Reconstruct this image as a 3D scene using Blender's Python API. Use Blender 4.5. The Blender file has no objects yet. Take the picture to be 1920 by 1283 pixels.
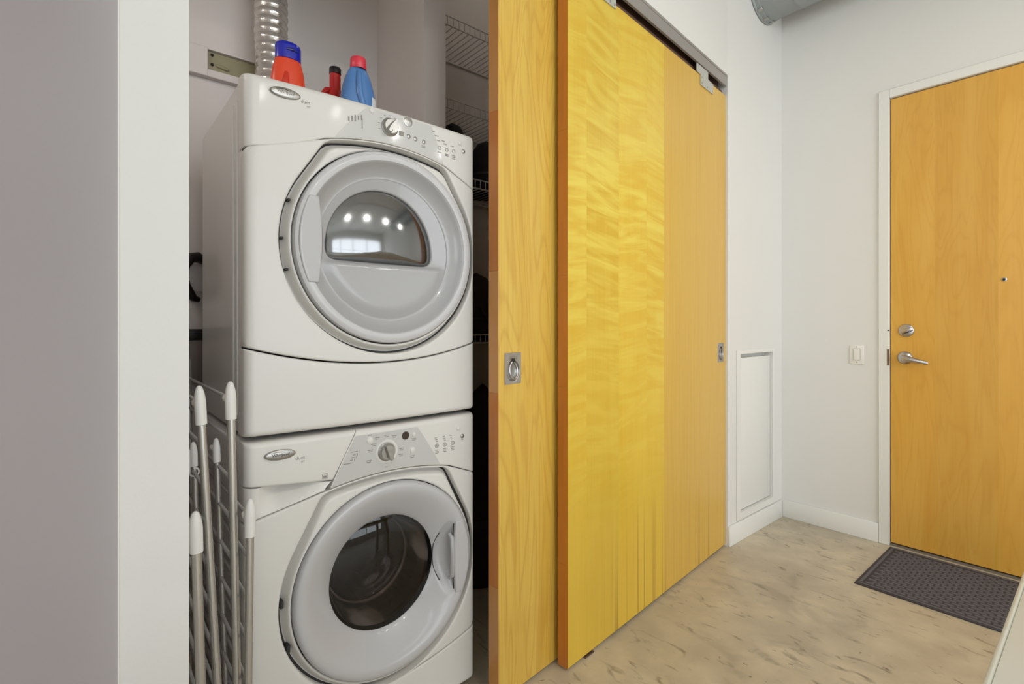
import bpy, bmesh, math, random
from mathutils import Vector, Matrix
random.seed(7)
C = bpy.context.scene.collection
sc = bpy.context.scene

# ------------------------------------------------------------------ camera, world, lights, exposure
CAM_H = 1.21
F_PX = 955.0
YAW = math.atan2(2090 - 960, F_PX)
cam = bpy.data.cameras.new('camera')
cam.sensor_width = 36.0
cam.lens = F_PX / 1920 * 36.0
cam.shift_y = -(641.5 - 608) / 1920
cam.clip_start = 0.01
cam_o = bpy.data.objects.new('camera', cam)
C.objects.link(cam_o)
cam_o.location = (0, 0, CAM_H)
cam_o.rotation_euler = (math.pi / 2, 0, YAW)
sc.camera = cam_o

w = bpy.data.worlds.new('sky'); sc.world = w; w.use_nodes = True
bg = w.node_tree.nodes['Background']
bg.inputs[0].default_value = (0.82, 0.9, 1.0, 1)
bg.inputs[1].default_value = 1.0
vs = sc.view_settings
vs.view_transform = 'Standard'; vs.look = 'None'; vs.gamma = 1.0; vs.use_curve_mapping = False
vs.exposure = -0.3

def area(name, loc, rot, sx, sy, power, col):
    l = bpy.data.lights.new(name, 'AREA'); l.shape = 'RECTANGLE'; l.size = sx; l.size_y = sy
    l.energy = power; l.color = col
    o = bpy.data.objects.new(name, l); C.objects.link(o); o.location = loc; o.rotation_euler = rot
    return o
WIN_Z0, WIN_Z1 = 0.45, 2.9
# daylight at the two window openings of the room (right-hand wall and the wall behind the camera)
area('daylight', (4.62, 0.9, (WIN_Z0 + WIN_Z1) / 2), (0, math.radians(90), 0), WIN_Z1 - WIN_Z0, 4.4, 146, (0.885, 0.95, 1.0))
area('daylight', (1.9, -3.62, (WIN_Z0 + WIN_Z1) / 2), (math.radians(90), 0, 0), 3.2, WIN_Z1 - WIN_Z0, 128, (0.885, 0.95, 1.0))
LAMP_POWER = 5.5
LAMP_COL = (1.0, 0.97, 0.93)
LAMP_Z = 2.75

# ------------------------------------------------------------------ materials
def lin(c):
    out = []
    for v in c:
        v = v / 255.0
        out.append(v / 12.92 if v <= 0.04045 else ((v + 0.055) / 1.055) ** 2.4)
    return (out[0], out[1], out[2], 1.0)

def nn(nt, t, **kw):
    n = nt.nodes.new(t)
    for k, v in kw.items():
        setattr(n, k, v)
    return n

def base_mat(name):
    m = bpy.data.materials.new(name); m.use_nodes = True
    nt = m.node_tree
    return m, nt, nt.nodes['Principled BSDF']

def mixrgb(nt, fac, a, b, blend='MIX'):
    n = nn(nt, 'ShaderNodeMix', data_type='RGBA', blend_type=blend)
    for sock, v in ((n.inputs[0], fac), (n.inputs[6], a), (n.inputs[7], b)):
        if isinstance(v, bpy.types.NodeSocket): nt.links.new(v, sock)
        else: sock.default_value = v
    return n.outputs[2]

def math_n(nt, op, a, b=None, c=None, clamp=False):
    n = nn(nt, 'ShaderNodeMath', operation=op, use_clamp=clamp)
    for i, v in enumerate((a, b, c)):
        if v is None: continue
        if isinstance(v, bpy.types.NodeSocket): nt.links.new(v, n.inputs[i])
        else: n.inputs[i].default_value = v
    return n.outputs[0]

def ramp(nt, fac, stops):
    n = nn(nt, 'ShaderNodeValToRGB')
    el = n.color_ramp.elements
    while len(el) < len(stops): el.new(0.5)
    for e, (p, c) in zip(el, stops):
        e.position = p; e.color = c
    nt.links.new(fac, n.inputs[0])
    return n.outputs[0]

def M(name, rgb, rough=0.5, metal=0.0, coat=0.0, var=0.05, scale=6.0, bump=0.0, bscale=60.0, spec=0.5):
    m, nt, p = base_mat(name)
    tc = nn(nt, 'ShaderNodeTexCoord')
    no = nn(nt, 'ShaderNodeTexNoise'); no.inputs['Scale'].default_value = scale; no.inputs['Detail'].default_value = 4
    nt.links.new(tc.outputs['Object'], no.inputs['Vector'])
    c = lin(rgb)
    d = tuple(v * (1 - var) for v in c[:3]) + (1,)
    u = tuple(min(1, v * (1 + var)) for v in c[:3]) + (1,)
    nt.links.new(mixrgb(nt, no.outputs[0], d, u), p.inputs['Base Color'])
    p.inputs['Roughness'].default_value = rough
    p.inputs['Metallic'].default_value = metal
    p.inputs['Specular IOR Level'].default_value = spec
    if coat:
        p.inputs['Coat Weight'].default_value = coat; p.inputs['Coat Roughness'].default_value = 0.08
    if bump:
        nb = nn(nt, 'ShaderNodeTexNoise'); nb.inputs['Scale'].default_value = bscale
        nt.links.new(tc.outputs['Object'], nb.inputs['Vector'])
        b = nn(nt, 'ShaderNodeBump'); b.inputs['Strength'].default_value = bump; b.inputs['Distance'].default_value = 0.002
        nt.links.new(nb.outputs[0], b.inputs['Height']); nt.links.new(b.outputs[0], p.inputs['Normal'])
    return m

def wood(name, base, dark, light, across='Y', leaf=0.16, shift=0.0, flame=0.0, flame_max=None, warm=None, rough=0.32, cath=0.5, streak=0.0, grainy=0.35):
    """veneer: vertical leaves, fine grain along Z, optional curly figure with painted light left of flame_max (object coords)"""
    m, nt, p = base_mat(name)
    tc = nn(nt, 'ShaderNodeTexCoord'); sp = nn(nt, 'ShaderNodeSeparateXYZ')
    nt.links.new(tc.outputs['Object'], sp.inputs[0])
    a = math_n(nt, 'ADD', sp.outputs[across], shift); z = sp.outputs['Z']
    leafi = math_n(nt, 'FLOOR', math_n(nt, 'DIVIDE', a, leaf))
    wn = nn(nt, 'ShaderNodeTexWhiteNoise', noise_dimensions='1D'); nt.links.new(leafi, wn.inputs['W'])
    lv = wn.outputs['Value']
    def noise(sa, sz, det=4, dist=0.0, rough_=0.55):
        cb = nn(nt, 'ShaderNodeCombineXYZ')
        nt.links.new(math_n(nt, 'MULTIPLY', a, sa), cb.inputs[0])
        nt.links.new(math_n(nt, 'MULTIPLY', z, sz), cb.inputs[1])
        nt.links.new(math_n(nt, 'MULTIPLY', lv, 17.0), cb.inputs[2])
        no = nn(nt, 'ShaderNodeTexNoise'); no.inputs['Scale'].default_value = 1.0
        no.inputs['Detail'].default_value = det; no.inputs['Distortion'].default_value = dist
        no.inputs['Roughness'].default_value = rough_
        nt.links.new(cb.outputs[0], no.inputs['Vector'])
        return no.outputs[0]
    grain = noise(95, 2.2, 5)
    broad = noise(9, 0.9, 3, 0.6)
    rings = math_n(nt, 'SINE', math_n(nt, 'MULTIPLY', noise(7, 0.75, 2, 0.8), 70.0))
    rings = math_n(nt, 'POWER', math_n(nt, 'MULTIPLY_ADD', rings, 0.5, 0.5), 4.0)
    col = mixrgb(nt, ramp(nt, broad, [(0.3, (0, 0, 0, 1)), (0.7, (1, 1, 1, 1))]), lin(base), lin(light))
    col = mixrgb(nt, math_n(nt, 'MULTIPLY', ramp(nt, grain, [(0.45, (0, 0, 0, 1)), (0.75, (1, 1, 1, 1))]), grainy), col, lin(dark))
    col = mixrgb(nt, math_n(nt, 'MULTIPLY', rings, 0.35 * cath), col, lin(dark))
    # leaf to leaf variation
    col = mixrgb(nt, 1.0, col, ramp(nt, lv, [(0.0, (0.90, 0.89, 0.86, 1)), (1.0, (1, 1, 1, 1))]), 'MULTIPLY')
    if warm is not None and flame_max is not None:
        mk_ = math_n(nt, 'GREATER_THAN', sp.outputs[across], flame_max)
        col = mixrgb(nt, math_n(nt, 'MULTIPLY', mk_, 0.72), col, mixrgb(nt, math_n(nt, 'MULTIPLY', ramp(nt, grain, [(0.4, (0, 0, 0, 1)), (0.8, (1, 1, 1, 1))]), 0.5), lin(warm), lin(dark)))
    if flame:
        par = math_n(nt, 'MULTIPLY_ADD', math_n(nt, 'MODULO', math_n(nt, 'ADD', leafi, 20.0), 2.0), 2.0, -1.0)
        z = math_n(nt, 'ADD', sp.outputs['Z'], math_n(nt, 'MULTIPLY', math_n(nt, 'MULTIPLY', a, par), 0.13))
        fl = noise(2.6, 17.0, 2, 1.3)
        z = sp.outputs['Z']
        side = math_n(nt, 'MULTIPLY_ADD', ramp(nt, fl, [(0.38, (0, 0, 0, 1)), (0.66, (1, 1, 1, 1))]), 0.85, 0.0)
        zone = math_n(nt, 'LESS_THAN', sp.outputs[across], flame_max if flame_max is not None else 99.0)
        zc = math_n(nt, 'SUBTRACT', 1.0, math_n(nt, 'ABSOLUTE', math_n(nt, 'DIVIDE', math_n(nt, 'SUBTRACT', z, 1.65), 1.35)), clamp=True)  # height weight: paler light on the upper door painted into the figure
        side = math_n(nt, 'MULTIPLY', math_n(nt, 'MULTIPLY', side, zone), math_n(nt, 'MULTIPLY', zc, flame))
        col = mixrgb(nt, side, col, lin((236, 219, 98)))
    if streak:
        st = noise(34, 0.30, 2)
        st = ramp(nt, st, [(0.56, (0, 0, 0, 1)), (0.70, (1, 1, 1, 1))])
        # dark mineral streaks rising from the lower edge of the veneer
        zz = math_n(nt, 'SUBTRACT', 1.0, math_n(nt, 'DIVIDE', z, 0.50), clamp=True)
        st = math_n(nt, 'MULTIPLY', st, math_n(nt, 'MULTIPLY', zz, streak), clamp=True)
        col = mixrgb(nt, st, col, lin((134, 82, 30)))
    nt.links.new(col, p.inputs['Base Color'])
    p.inputs['Roughness'].default_value = rough
    p.inputs['Coat Weight'].default_value = 0.25; p.inputs['Coat Roughness'].default_value = 0.25
    return m

def concrete():
    m, nt, p = base_mat('polished_concrete')
    tc = nn(nt, 'ShaderNodeTexCoord')
    def noise(s, d=5, dist=0.0, sc_=(1, 1, 1), rot=0.0):
        mp = nn(nt, 'ShaderNodeMapping'); mp.inputs['Scale'].default_value = sc_; mp.inputs['Rotation'].default_value = (0, 0, rot)
        nt.links.new(tc.outputs['Object'], mp.inputs[0])
        no = nn(nt, 'ShaderNodeTexNoise'); no.inputs['Scale'].default_value = s; no.inputs['Detail'].default_value = d
        no.inputs['Distortion'].default_value = dist
        nt.links.new(mp.outputs[0], no.inputs['Vector'])
        return no.outputs[0]
    col = ramp(nt, noise(1.6, 6, 0.4), [(0.32, lin((176, 165, 145))), (0.5, lin((202, 189, 164))), (0.7, lin((212, 197, 168)))])
    col = mixrgb(nt, ramp(nt, noise(9, 6), [(0.35, (0, 0, 0, 1)), (0.70, (0.7, 0.7, 0.7, 1))]), col, lin((176, 163, 141)))
    # scuffs and pits
    mk_ = ramp(nt, noise(7.0, 4, 1.5, (1.0, 2.6, 1), 0.6), [(0.60, (0, 0, 0, 1)), (0.74, (1, 1, 1, 1))])
    col = mixrgb(nt, math_n(nt, 'MULTIPLY', mk_, 0.68), col, lin((104, 92, 76)))
    mk2 = ramp(nt, noise(26, 3, 0.8, (1, 1.8, 1), -0.5), [(0.70, (0, 0, 0, 1)), (0.74, (1, 1, 1, 1))])
    col = mixrgb(nt, math_n(nt, 'MULTIPLY', mk2, 0.7), col, lin((88, 76, 62)))
    mk3 = ramp(nt, noise(48, 2, 0.0), [(0.76, (0, 0, 0, 1)), (0.79, (1, 1, 1, 1))])
    col = mixrgb(nt, math_n(nt, 'MULTIPLY', mk3, 0.5), col, lin((205, 192, 172)))
    sm = ramp(nt, noise(2.3, 5, 1.8, (1, 1.5, 1), 0.9), [(0.56, (0, 0, 0, 1)), (0.68, (1, 1, 1, 1))])
    col = mixrgb(nt, math_n(nt, 'MULTIPLY', sm, 0.34), col, lin((132, 122, 106)))
    nt.links.new(col, p.inputs['Base Color'])
    p.inputs['Roughness'].default_value = 0.42
    return m

def glass(name, tint, rough=0.03, refl=0.16):
    m = bpy.data.materials.new(name); m.use_nodes = True; nt = m.node_tree
    for n in list(nt.nodes): nt.nodes.remove(n)
    out = nn(nt, 'ShaderNodeOutputMaterial'); mx = nn(nt, 'ShaderNodeMixShader')
    tr = nn(nt, 'ShaderNodeBsdfTransparent'); tr.inputs[0].default_value = tint
    gl = nn(nt, 'ShaderNodeBsdfGlossy'); gl.inputs['Roughness'].default_value = rough
    lw = nn(nt, 'ShaderNodeLayerWeight'); lw.inputs['Blend'].default_value = 0.25
    tc = nn(nt, 'ShaderNodeTexCoord'); no = nn(nt, 'ShaderNodeTexNoise'); no.inputs['Scale'].default_value = 3.0
    nt.links.new(tc.outputs['Object'], no.inputs['Vector'])
    f = math_n(nt, 'MULTIPLY_ADD', lw.outputs['Fresnel'], 0.85, refl, clamp=True)
    f = math_n(nt, 'MULTIPLY', f, math_n(nt, 'MULTIPLY_ADD', no.outputs[0], 0.1, 0.95))
    nt.links.new(f, mx.inputs[0]); nt.links.new(tr.outputs[0], mx.inputs[1]); nt.links.new(gl.outputs[0], mx.inputs[2])
    nt.links.new(mx.outputs[0], out.inputs[0])
    return m

def emis(name, col, s):
    m, nt, p = base_mat(name)
    tc = nn(nt, 'ShaderNodeTexCoord'); no = nn(nt, 'ShaderNodeTexNoise'); nt.links.new(tc.outputs['Object'], no.inputs['Vector'])
    nt.links.new(math_n(nt, 'MULTIPLY_ADD', no.outputs[0], 0.02 * s, 0.99 * s), p.inputs['Emission Strength'])
    p.inputs['Base Color'].default_value = col; p.inputs['Emission Color'].default_value = col
    return m

def perforated(name, rgb):
    m, nt, p = base_mat(name)
    tc = nn(nt, 'ShaderNodeTexCoord'); vo = nn(nt, 'ShaderNodeTexVoronoi'); vo.inputs['Scale'].default_value = 75; vo.inputs['Randomness'].default_value = 0.15
    nt.links.new(tc.outputs['Object'], vo.inputs['Vector'])
    c = ramp(nt, vo.outputs['Distance'], [(0.22, (0.004, 0.004, 0.004, 1)), (0.34, lin(rgb))])
    nt.links.new(c, p.inputs['Base Color']); p.inputs['Metallic'].default_value = 0.7; p.inputs['Roughness'].default_value = 0.3
    return m

WALL = M('white_wall_paint', (226, 224, 219), 0.6, var=0.015, scale=3, bump=0.05, bscale=220)
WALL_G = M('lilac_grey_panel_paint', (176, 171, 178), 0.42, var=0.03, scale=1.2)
WALL_C = M('closet_wall_paint', (214, 207, 202), 0.65, var=0.02, scale=3)
TRIM = M('white_trim_paint', (230, 229, 223), 0.4, var=0.015, scale=4)
CEIL = M('ceiling_paint', (225, 224, 220), 0.7, var=0.02, scale=3)
FLOOR = concrete()
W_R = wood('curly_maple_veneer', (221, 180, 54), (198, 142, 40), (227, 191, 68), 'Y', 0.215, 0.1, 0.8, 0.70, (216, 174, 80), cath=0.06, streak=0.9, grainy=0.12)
W_L = wood('cathedral_maple_veneer', (220, 178, 72), (192, 136, 50), (228, 192, 90), 'Y', 0.33, 0.0, cath=1.0)
W_E = wood('honey_birch_veneer', (221, 165, 66), (196, 134, 46), (228, 178, 82), 'X', 0.24, 0.05, cath=0.45, grainy=0.14)
W_EDGE = wood('orange_wood_lipping', (190, 112, 36), (150, 78, 18), (204, 128, 50), 'Y', 0.5, 0.0, cath=0.1)
W_EDGE2 = wood('pale_wood_lipping', (190, 128, 62), (160, 98, 42), (204, 146, 82), 'Y', 0.5, 0.3, cath=0.1)
ENAMEL = M('white_enamel', (219, 216, 210), 0.40, coat=0.05, var=0.01)
ENAMEL_S = M('white_enamel_side', (218, 216, 211), 0.3, coat=0.25, var=0.02)
OVERLAY = M('grey_control_overlay', (196, 195, 191), 0.3, coat=0.3, var=0.01)
DGREY = M('light_grey_door_plastic', (190, 189, 190), 0.28, coat=0.3, var=0.015)
DRIM = M('pale_grey_rim_plastic', (200, 199, 199), 0.3, coat=0.2, var=0.01)
DGREY2 = M('mid_grey_door_plastic', (174, 173, 173), 0.28, coat=0.3, var=0.015)
SILVER = M('silver_plastic', (172, 170, 166), 0.28, metal=0.75, var=0.04)
BADGE = M('brushed_silver_badge', (168, 165, 160), 0.32, metal=0.8, var=0.06, scale=30)
INK = M('grey_print', (146, 142, 136), 0.6, var=0.03)
INK_D = M('dark_print', (70, 67, 63), 0.6, var=0.03)
GASKET = M('dark_gap_rubber', (42, 40, 39), 0.6, var=0.05)
DISPLAY = M('brown_black_display', (44, 30, 22), 0.12, coat=0.8, var=0.02)
G_DRY = glass('dryer_window_glass', (0.62, 0.62, 0.62, 1), 0.10, 0.26)
G_WASH = glass('washer_window_glass', (0.42, 0.37, 0.35, 1), 0.03, 0.03)
G_BOWL = glass('washer_bowl_glass', (0.66, 0.62, 0.60, 1), 0.08, 0.04)
DRUM_D = M('dryer_drum_enamel', (196, 196, 194), 0.35, var=0.03)
DRUM_W = perforated('perforated_steel_drum', (96, 80, 74))
RUBBER = M('grey_rubber_boot', (84, 80, 76), 0.55, var=0.08)
STEEL = M('satin_steel', (176, 174, 170), 0.33, metal=0.85, var=0.04, scale=20)
ZINC = M('pale_zinc_plate', (196, 195, 186), 0.45, metal=0.3, var=0.05, scale=30)
STEEL_T = M('brushed_steel_tube', (196, 193, 188), 0.27, metal=0.75, var=0.05, scale=14)
CHROME = M('satin_chrome', (190, 186, 184), 0.30, metal=1.0, var=0.04, scale=15)
TRACK = M('grey_steel_track', (168, 162, 156), 0.42, metal=0.35, var=0.04)
TRACK_B = M('brown_track_channel', (104, 78, 66), 0.5, metal=0.3, var=0.06)
DARK = M('dark_hole', (22, 20, 19), 0.7, var=0.05)
WPLAS = M('white_cap_plastic', (226, 224, 219), 0.38, var=0.02)
WWIRE = M('white_coated_wire', (206, 200, 196), 0.45, var=0.02)
GWIRE = M('grey_coated_rod', (150, 146, 142), 0.4, var=0.04)
FOIL = M('aluminium_foil', (206, 202, 196), 0.22, metal=0.7, var=0.08, scale=40, bump=0.9, bscale=55)
ORANGE = M('orange_bottle_plastic', (226, 74, 42), 0.32, var=0.03)
RED = M('red_bottle_plastic', (188, 38, 34), 0.32, var=0.03)
BLUE = M('blue_bottle_plastic', (88, 134, 192), 0.28, coat=0.3, var=0.04)
BLUECAP = M('royal_blue_cap', (22, 34, 168), 0.25, coat=0.4, var=0.04)
PINKCAP = M('coral_red_cap', (222, 62, 78), 0.35, var=0.03)
BLACK = M('black_plastic', (24, 20, 20), 0.35, var=0.05)
WHITELAB = M('white_label_paper', (225, 226, 228), 0.5, var=0.02)
FABRIC = M('black_bag_fabric', (20, 18, 19), 0.85, var=0.1, scale=40, bump=0.4, bscale=200)
FABRIC2 = M('dark_brown_cloth', (44, 30, 28), 0.85, var=0.15, scale=30, bump=0.4, bscale=150)
OLIVE = M('olive_painted_plate', (146, 139, 108), 0.5, var=0.05)
DUCT = M('grey_painted_duct', (150, 155, 154), 0.45, metal=0.2, var=0.03)
MAT_B = M('charcoal_mat_rubber', (66, 62, 66), 0.8, var=0.1, scale=12)
MAT_T = M('charcoal_mat_ribs', (98, 94, 98), 0.85, var=0.15, scale=25)
COUNTER = M('white_counter_laminate', (226, 230, 226), 0.25, var=0.01)
COUNTER_E = M('cream_counter_edge', (214, 214, 200), 0.35, var=0.01)
SWITCH = M('white_switch_plastic', (234, 230, 222), 0.35, var=0.01)
LAMPGLOW = emis('lamp_glow', (1.0, 0.93, 0.82, 1), 14.0)
LAMPBODY = M('white_lamp_body', (215, 215, 212), 0.4, var=0.02)

# ------------------------------------------------------------------ mesh helpers
ORG = {}
def props(o, label=None, cat=None, group=None, kind=None):
    if label: o['label'] = label
    if cat: o['category'] = cat
    if group: o['group'] = group
    if kind: o['kind'] = kind
    return o

def thing(name, loc, label, cat, group=None, kind=None):
    o = bpy.data.objects.new(name, None); C.objects.link(o)
    o.empty_display_size = 0.05
    o.location = loc; ORG[o.name] = Vector(loc)
    return props(o, label, cat, group, kind)

def link(name, me, mat, parent=None, loc=(0, 0, 0), smooth=None):
    """me in coordinates relative to the origin of the thing (or loc for a top-level mesh)"""
    if mat is not None and not me.materials: me.materials.append(mat)
    o = bpy.data.objects.new(name, me); C.objects.link(o)
    if parent is not None:
        o.parent = parent; ORG[o.name] = ORG[parent.name]
    else:
        o.location = loc; ORG[o.name] = Vector(loc)
    return o

def mk(name, verts, faces, mat, parent=None, loc=(0, 0, 0), smooth=40, recalc=True):
    org = ORG[parent.name] if parent is not None else Vector(loc)
    me = bpy.data.meshes.new(name)
    me.from_pydata([tuple(Vector(v) - org) for v in verts], [], faces)
    if recalc:
        bm = bmesh.new(); bm.from_mesh(me)
        bmesh.ops.remove_doubles(bm, verts=bm.verts, dist=1e-6)
        bmesh.ops.recalc_face_normals(bm, faces=bm.faces)
        bm.to_mesh(me); bm.free()
    me.update()
    if smooth:
        me.shade_smooth(); me.set_sharp_from_angle(angle=math.radians(smooth))
    return link(name, me, mat, parent, loc)

def box_data(lo, hi, bev=0.0, seg=2, drop=None):
    bm = bmesh.new()
    bmesh.ops.create_cube(bm, size=1.0)
    lo = Vector(lo); hi = Vector(hi)
    for v in bm.verts:
        v.co = Vector((lo[i] + (v.co[i] + 0.5) * (hi[i] - lo[i]) for i in range(3)))
    if bev > 0:
        bmesh.ops.bevel(bm, geom=list(bm.edges), offset=bev, segments=seg, affect='EDGES', profile=0.5)
    if drop is not None:
        d = [f for f in bm.faces if f.normal.dot(Vector(drop)) > 0.9]
        bmesh.ops.delete(bm, geom=d, context='FACES')
    bm.verts.ensure_lookup_table()
    vs_ = [v.co.copy() for v in bm.verts]
    fs = [[v.index for v in f.verts] for f in bm.faces]
    bm.verts.index_update()
    fs = [[v.index for v in f.verts] for f in bm.faces]
    bm.free()
    return vs_, fs

def box(name, lo, hi, mat, parent=None, bev=0.0, seg=2, loc=None, xf=None, drop=None):
    v, f = box_data(lo, hi, bev, seg, drop)
    if xf: v = [xf(p) for p in v]
    if loc is None and parent is None:
        loc = ((v[0][0]), (v[0][1]), 0)
        mn = [min(p[i] for p in v) for i in range(3)]; mx = [max(p[i] for p in v) for i in range(3)]
        loc = ((mn[0] + mx[0]) / 2, (mn[1] + mx[1]) / 2, mn[2])
    return mk(name, v, f, mat, parent, loc or (0, 0, 0), smooth=40 if bev else None)

def merge(*parts):
    V, F = [], []
    for v, f in parts:
        n = len(V); V += list(v); F += [[i + n for i in q] for q in f]
    return V, F

def tube_data(pts, r, seg=10, caps=True):
    pts = [Vector(p) for p in pts]; n = len(pts)
    rs = r if isinstance(r, (list, tuple)) else [r] * n
    V, F = [], []
    prev = None
    for i, p in enumerate(pts):
        d = (pts[min(i + 1, n - 1)] - pts[max(i - 1, 0)]).normalized()
        if prev is None:
            a = Vector((0, 0, 1)) if abs(d.z) < 0.9 else Vector((1, 0, 0))
            u = d.cross(a).normalized()
        else:
            u = (prev - d * prev.dot(d)).normalized()
        prev = u; v = d.cross(u)
        for k in range(seg):
            t = 2 * math.pi * k / seg
            V.append(p + (u * math.cos(t) + v * math.sin(t)) * rs[i])
    for i in range(n - 1):
        for k in range(seg):
            a = i * seg + k; b = i * seg + (k + 1) % seg
            F.append([a, b, b + seg, a + seg])
    if caps:
        F.append(list(range(seg))[::-1]); F.append([(n - 1) * seg + k for k in range(seg)])
    return V, F

def tube(name, pts, r, mat, parent=None, seg=10, loc=(0, 0, 0)):
    v, f = tube_data(pts, r, seg)
    return mk(name, v, f, mat, parent, loc)

def lathe_data(profile, center, axis='X', seg=64, cap0=False, cap1=False, mod=None, sx=1.0, sy=1.0):
    """profile: (radius, along) ; axis X: rings in the YZ plane, along +X"""
    cx_, cy_, cz_ = center
    V, F = [], []
    for (r, a) in profile:
        for k in range(seg):
            t = 2 * math.pi * k / seg
            c_, s_ = r * math.cos(t) * sx, r * math.sin(t) * sy
            aa = a + (mod(r, t) if mod else 0)
            if axis == 'X': V.append((cx_ + aa, cy_ + c_, cz_ + s_))
            elif axis == 'Z': V.append((cx_ + c_, cy_ + s_, cz_ + aa))
            else: V.append((cx_ + c_, cy_ - aa, cz_ + s_))
    n = len(profile)
    for i in range(n - 1):
        for k in range(seg):
            a = i * seg + k; b = i * seg + (k + 1) % seg
            F.append([a, b, b + seg, a + seg])
    if cap0: F.append(list(range(seg))[::-1])
    if cap1: F.append([(n - 1) * seg + k for k in range(seg)])
    return V, F

def lathe(name, profile, center, mat, parent=None, axis='X', seg=64, cap0=False, cap1=False, mod=None, loc=(0, 0, 0), sx=1.0, sy=1.0, smooth=40):
    v, f = lathe_data(profile, center, axis, seg, cap0, cap1, mod, sx, sy)
    return mk(name, v, f, mat, parent, loc, smooth)

def erd(d, r):
    if d >= r or r <= 0: return 0.0
    q = (r - max(d, 0)) / r
    return r * (1 - math.sqrt(max(0.0, 1 - q * q)))

def usamples(n, r_frac_lo, r_frac_hi):
    s = set([0.0, 1.0])
    for rf, flip in ((r_frac_lo, False), (r_frac_hi, True)):
        if rf > 0:
            for q in (0.04, 0.13, 0.29, 0.5, 0.75, 1.0):
                x = rf * q; s.add(1 - x if flip else x)
    for i in range(1, n): s.add(i / n)
    return sorted(s)

def patch_data(Yl, Yr, zb, zt, xfun, rL, rR, rB, rT, ny=24, nz=10, skirt=0.02):
    """front-facing panel (normal +X). Yl,Yr functions of t; zb,zt functions of Y"""
    w_ = max(1e-4, Yr(0.5) - Yl(0.5)); ym = (Yl(.5) + Yr(.5)) / 2; h_ = max(1e-4, zt(ym) - zb(ym))
    S = usamples(ny, min(rL / w_, .5), min(rR / w_, .5)); T = usamples(nz, min(rB / h_, .5), min(rT / h_, .5))
    V, F = [], []
    ns, ntt = len(S), len(T)
    for t in T:
        for s in S:
            Y = Yl(t) + (Yr(t) - Yl(t)) * s
            z0, z1 = zb(Y), zt(Y)
            z = z0 + (z1 - z0) * t
            d = erd(Y - Yl(t), rL) + erd(Yr(t) - Y, rR) + erd(z - z0, rB) + erd(z1 - z, rT)
            V.append((xfun(Y, z) - d, Y, z))
    for j in range(ntt - 1):
        for i in range(ns - 1):
            a = j * ns + i; F.append([a, a + 1, a + 1 + ns, a + ns])
    bord = [i for i in range(ns)] + [j * ns + ns - 1 for j in range(1, ntt)] + [(ntt - 1) * ns + i for i in range(ns - 2, -1, -1)] + [j * ns for j in range(ntt - 2, 0, -1)]
    n0 = len(V)
    xb = min(V[b][0] for b in bord) - skirt
    for b in bord: V.append((xb, V[b][1], V[b][2]))
    m = len(bord)
    for i in range(m):
        F.append([bord[i], n0 + i, n0 + (i + 1) % m, bord[(i + 1) % m]])
    return V, F

def patch(name, Yl, Yr, zb, zt, xfun, mat, parent, r=(0.004,) * 4, ny=24, nz=10, skirt=0.02):
    k = lambda q: q if callable(q) else (lambda _t, _q=q: _q)
    v, f = patch_data(k(Yl), k(Yr), k(zb), k(zt), xfun, r[0], r[1], r[2], r[3], ny, nz, skirt)
    return mk(name, v, f, mat, parent, smooth=50)

def ray_poly(poly, th):
    dx, dy = math.cos(th), math.sin(th); best = None
    n = len(poly)
    for i in range(n):
        x1, y1 = poly[i]; x2, y2 = poly[(i + 1) % n]
        ex, ey = x2 - x1, y2 - y1
        den = dx * ey - dy * ex
        if abs(den) < 1e-12: continue
        t = (x1 * ey - y1 * ex) / den
        u = (x1 * dy - y1 * dx) / den
        if t > 0 and -1e-9 <= u <= 1 + 1e-9 and (best is None or t > best): best = t
    return best

def star_data(cY, cZ, ro, ri, xfun, ts, angles, skirt_o=0.02, skirt_i=0.03, rO=0.004, rI=0.006):
    """annulus between polar outlines; xfun(Y,z,t)"""
    V, F = [], []; n = len(angles)
    for t in ts:
        for a in angles:
            R0, R1 = ri(a), ro(a)
            R = R0 + (R1 - R0) * t
            Y = cY + R * math.cos(a); z = cZ + R * math.sin(a)
            d = erd(R - R0, min(rI, (R1 - R0) / 2)) + erd(R1 - R, min(rO, (R1 - R0) / 2))
            V.append((xfun(Y, z, t) - d, Y, z))
    m = len(ts)
    for j in range(m - 1):
        for k in range(n):
            a = j * n + k; b = j * n + (k + 1) % n
            F.append([a, b, b + n, a + n])
    for row, sk in ((0, skirt_i), (m - 1, skirt_o)):
        if sk:
            n0 = len(V)
            for k in range(n):
                p = V[row * n + k]; V.append((p[0] - sk, p[1], p[2]))
            for k in range(n):
                F.append([row * n + k, row * n + (k + 1) % n, n0 + (k + 1) % n, n0 + k])
    return V, F

def text_mesh(name, body, Y, z, x, size, mat, parent, align='CENTER', shear=0.0, ext=0.0004, xfun=None, bold=0.0, sxx=1.0):
    cu = bpy.data.curves.new(name, 'FONT'); cu.body = body; cu.size = size; cu.align_x = align; cu.align_y = 'CENTER'
    cu.extrude = ext; cu.shear = shear; cu.offset = bold
    cu.resolution_u = 3
    to = bpy.data.objects.new('tmp_text', cu); C.objects.link(to)
    bpy.context.view_layer.update()
    dg = bpy.context.evaluated_depsgraph_get()
    me = bpy.data.meshes.new_from_object(to.evaluated_get(dg))
    C.objects.unlink(to); bpy.data.objects.remove(to)
    org = ORG[parent.name]
    for v in me.vertices:
        tx, ty, tz = v.co; tx *= sxx
        xx = (xfun(Y + tx, z + ty) if xfun else x) + tz
        v.co = Vector((xx, Y + tx, z + ty)) - org
    me.name = name; me.materials.clear()
    return link(name, me, mat, parent)

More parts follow.
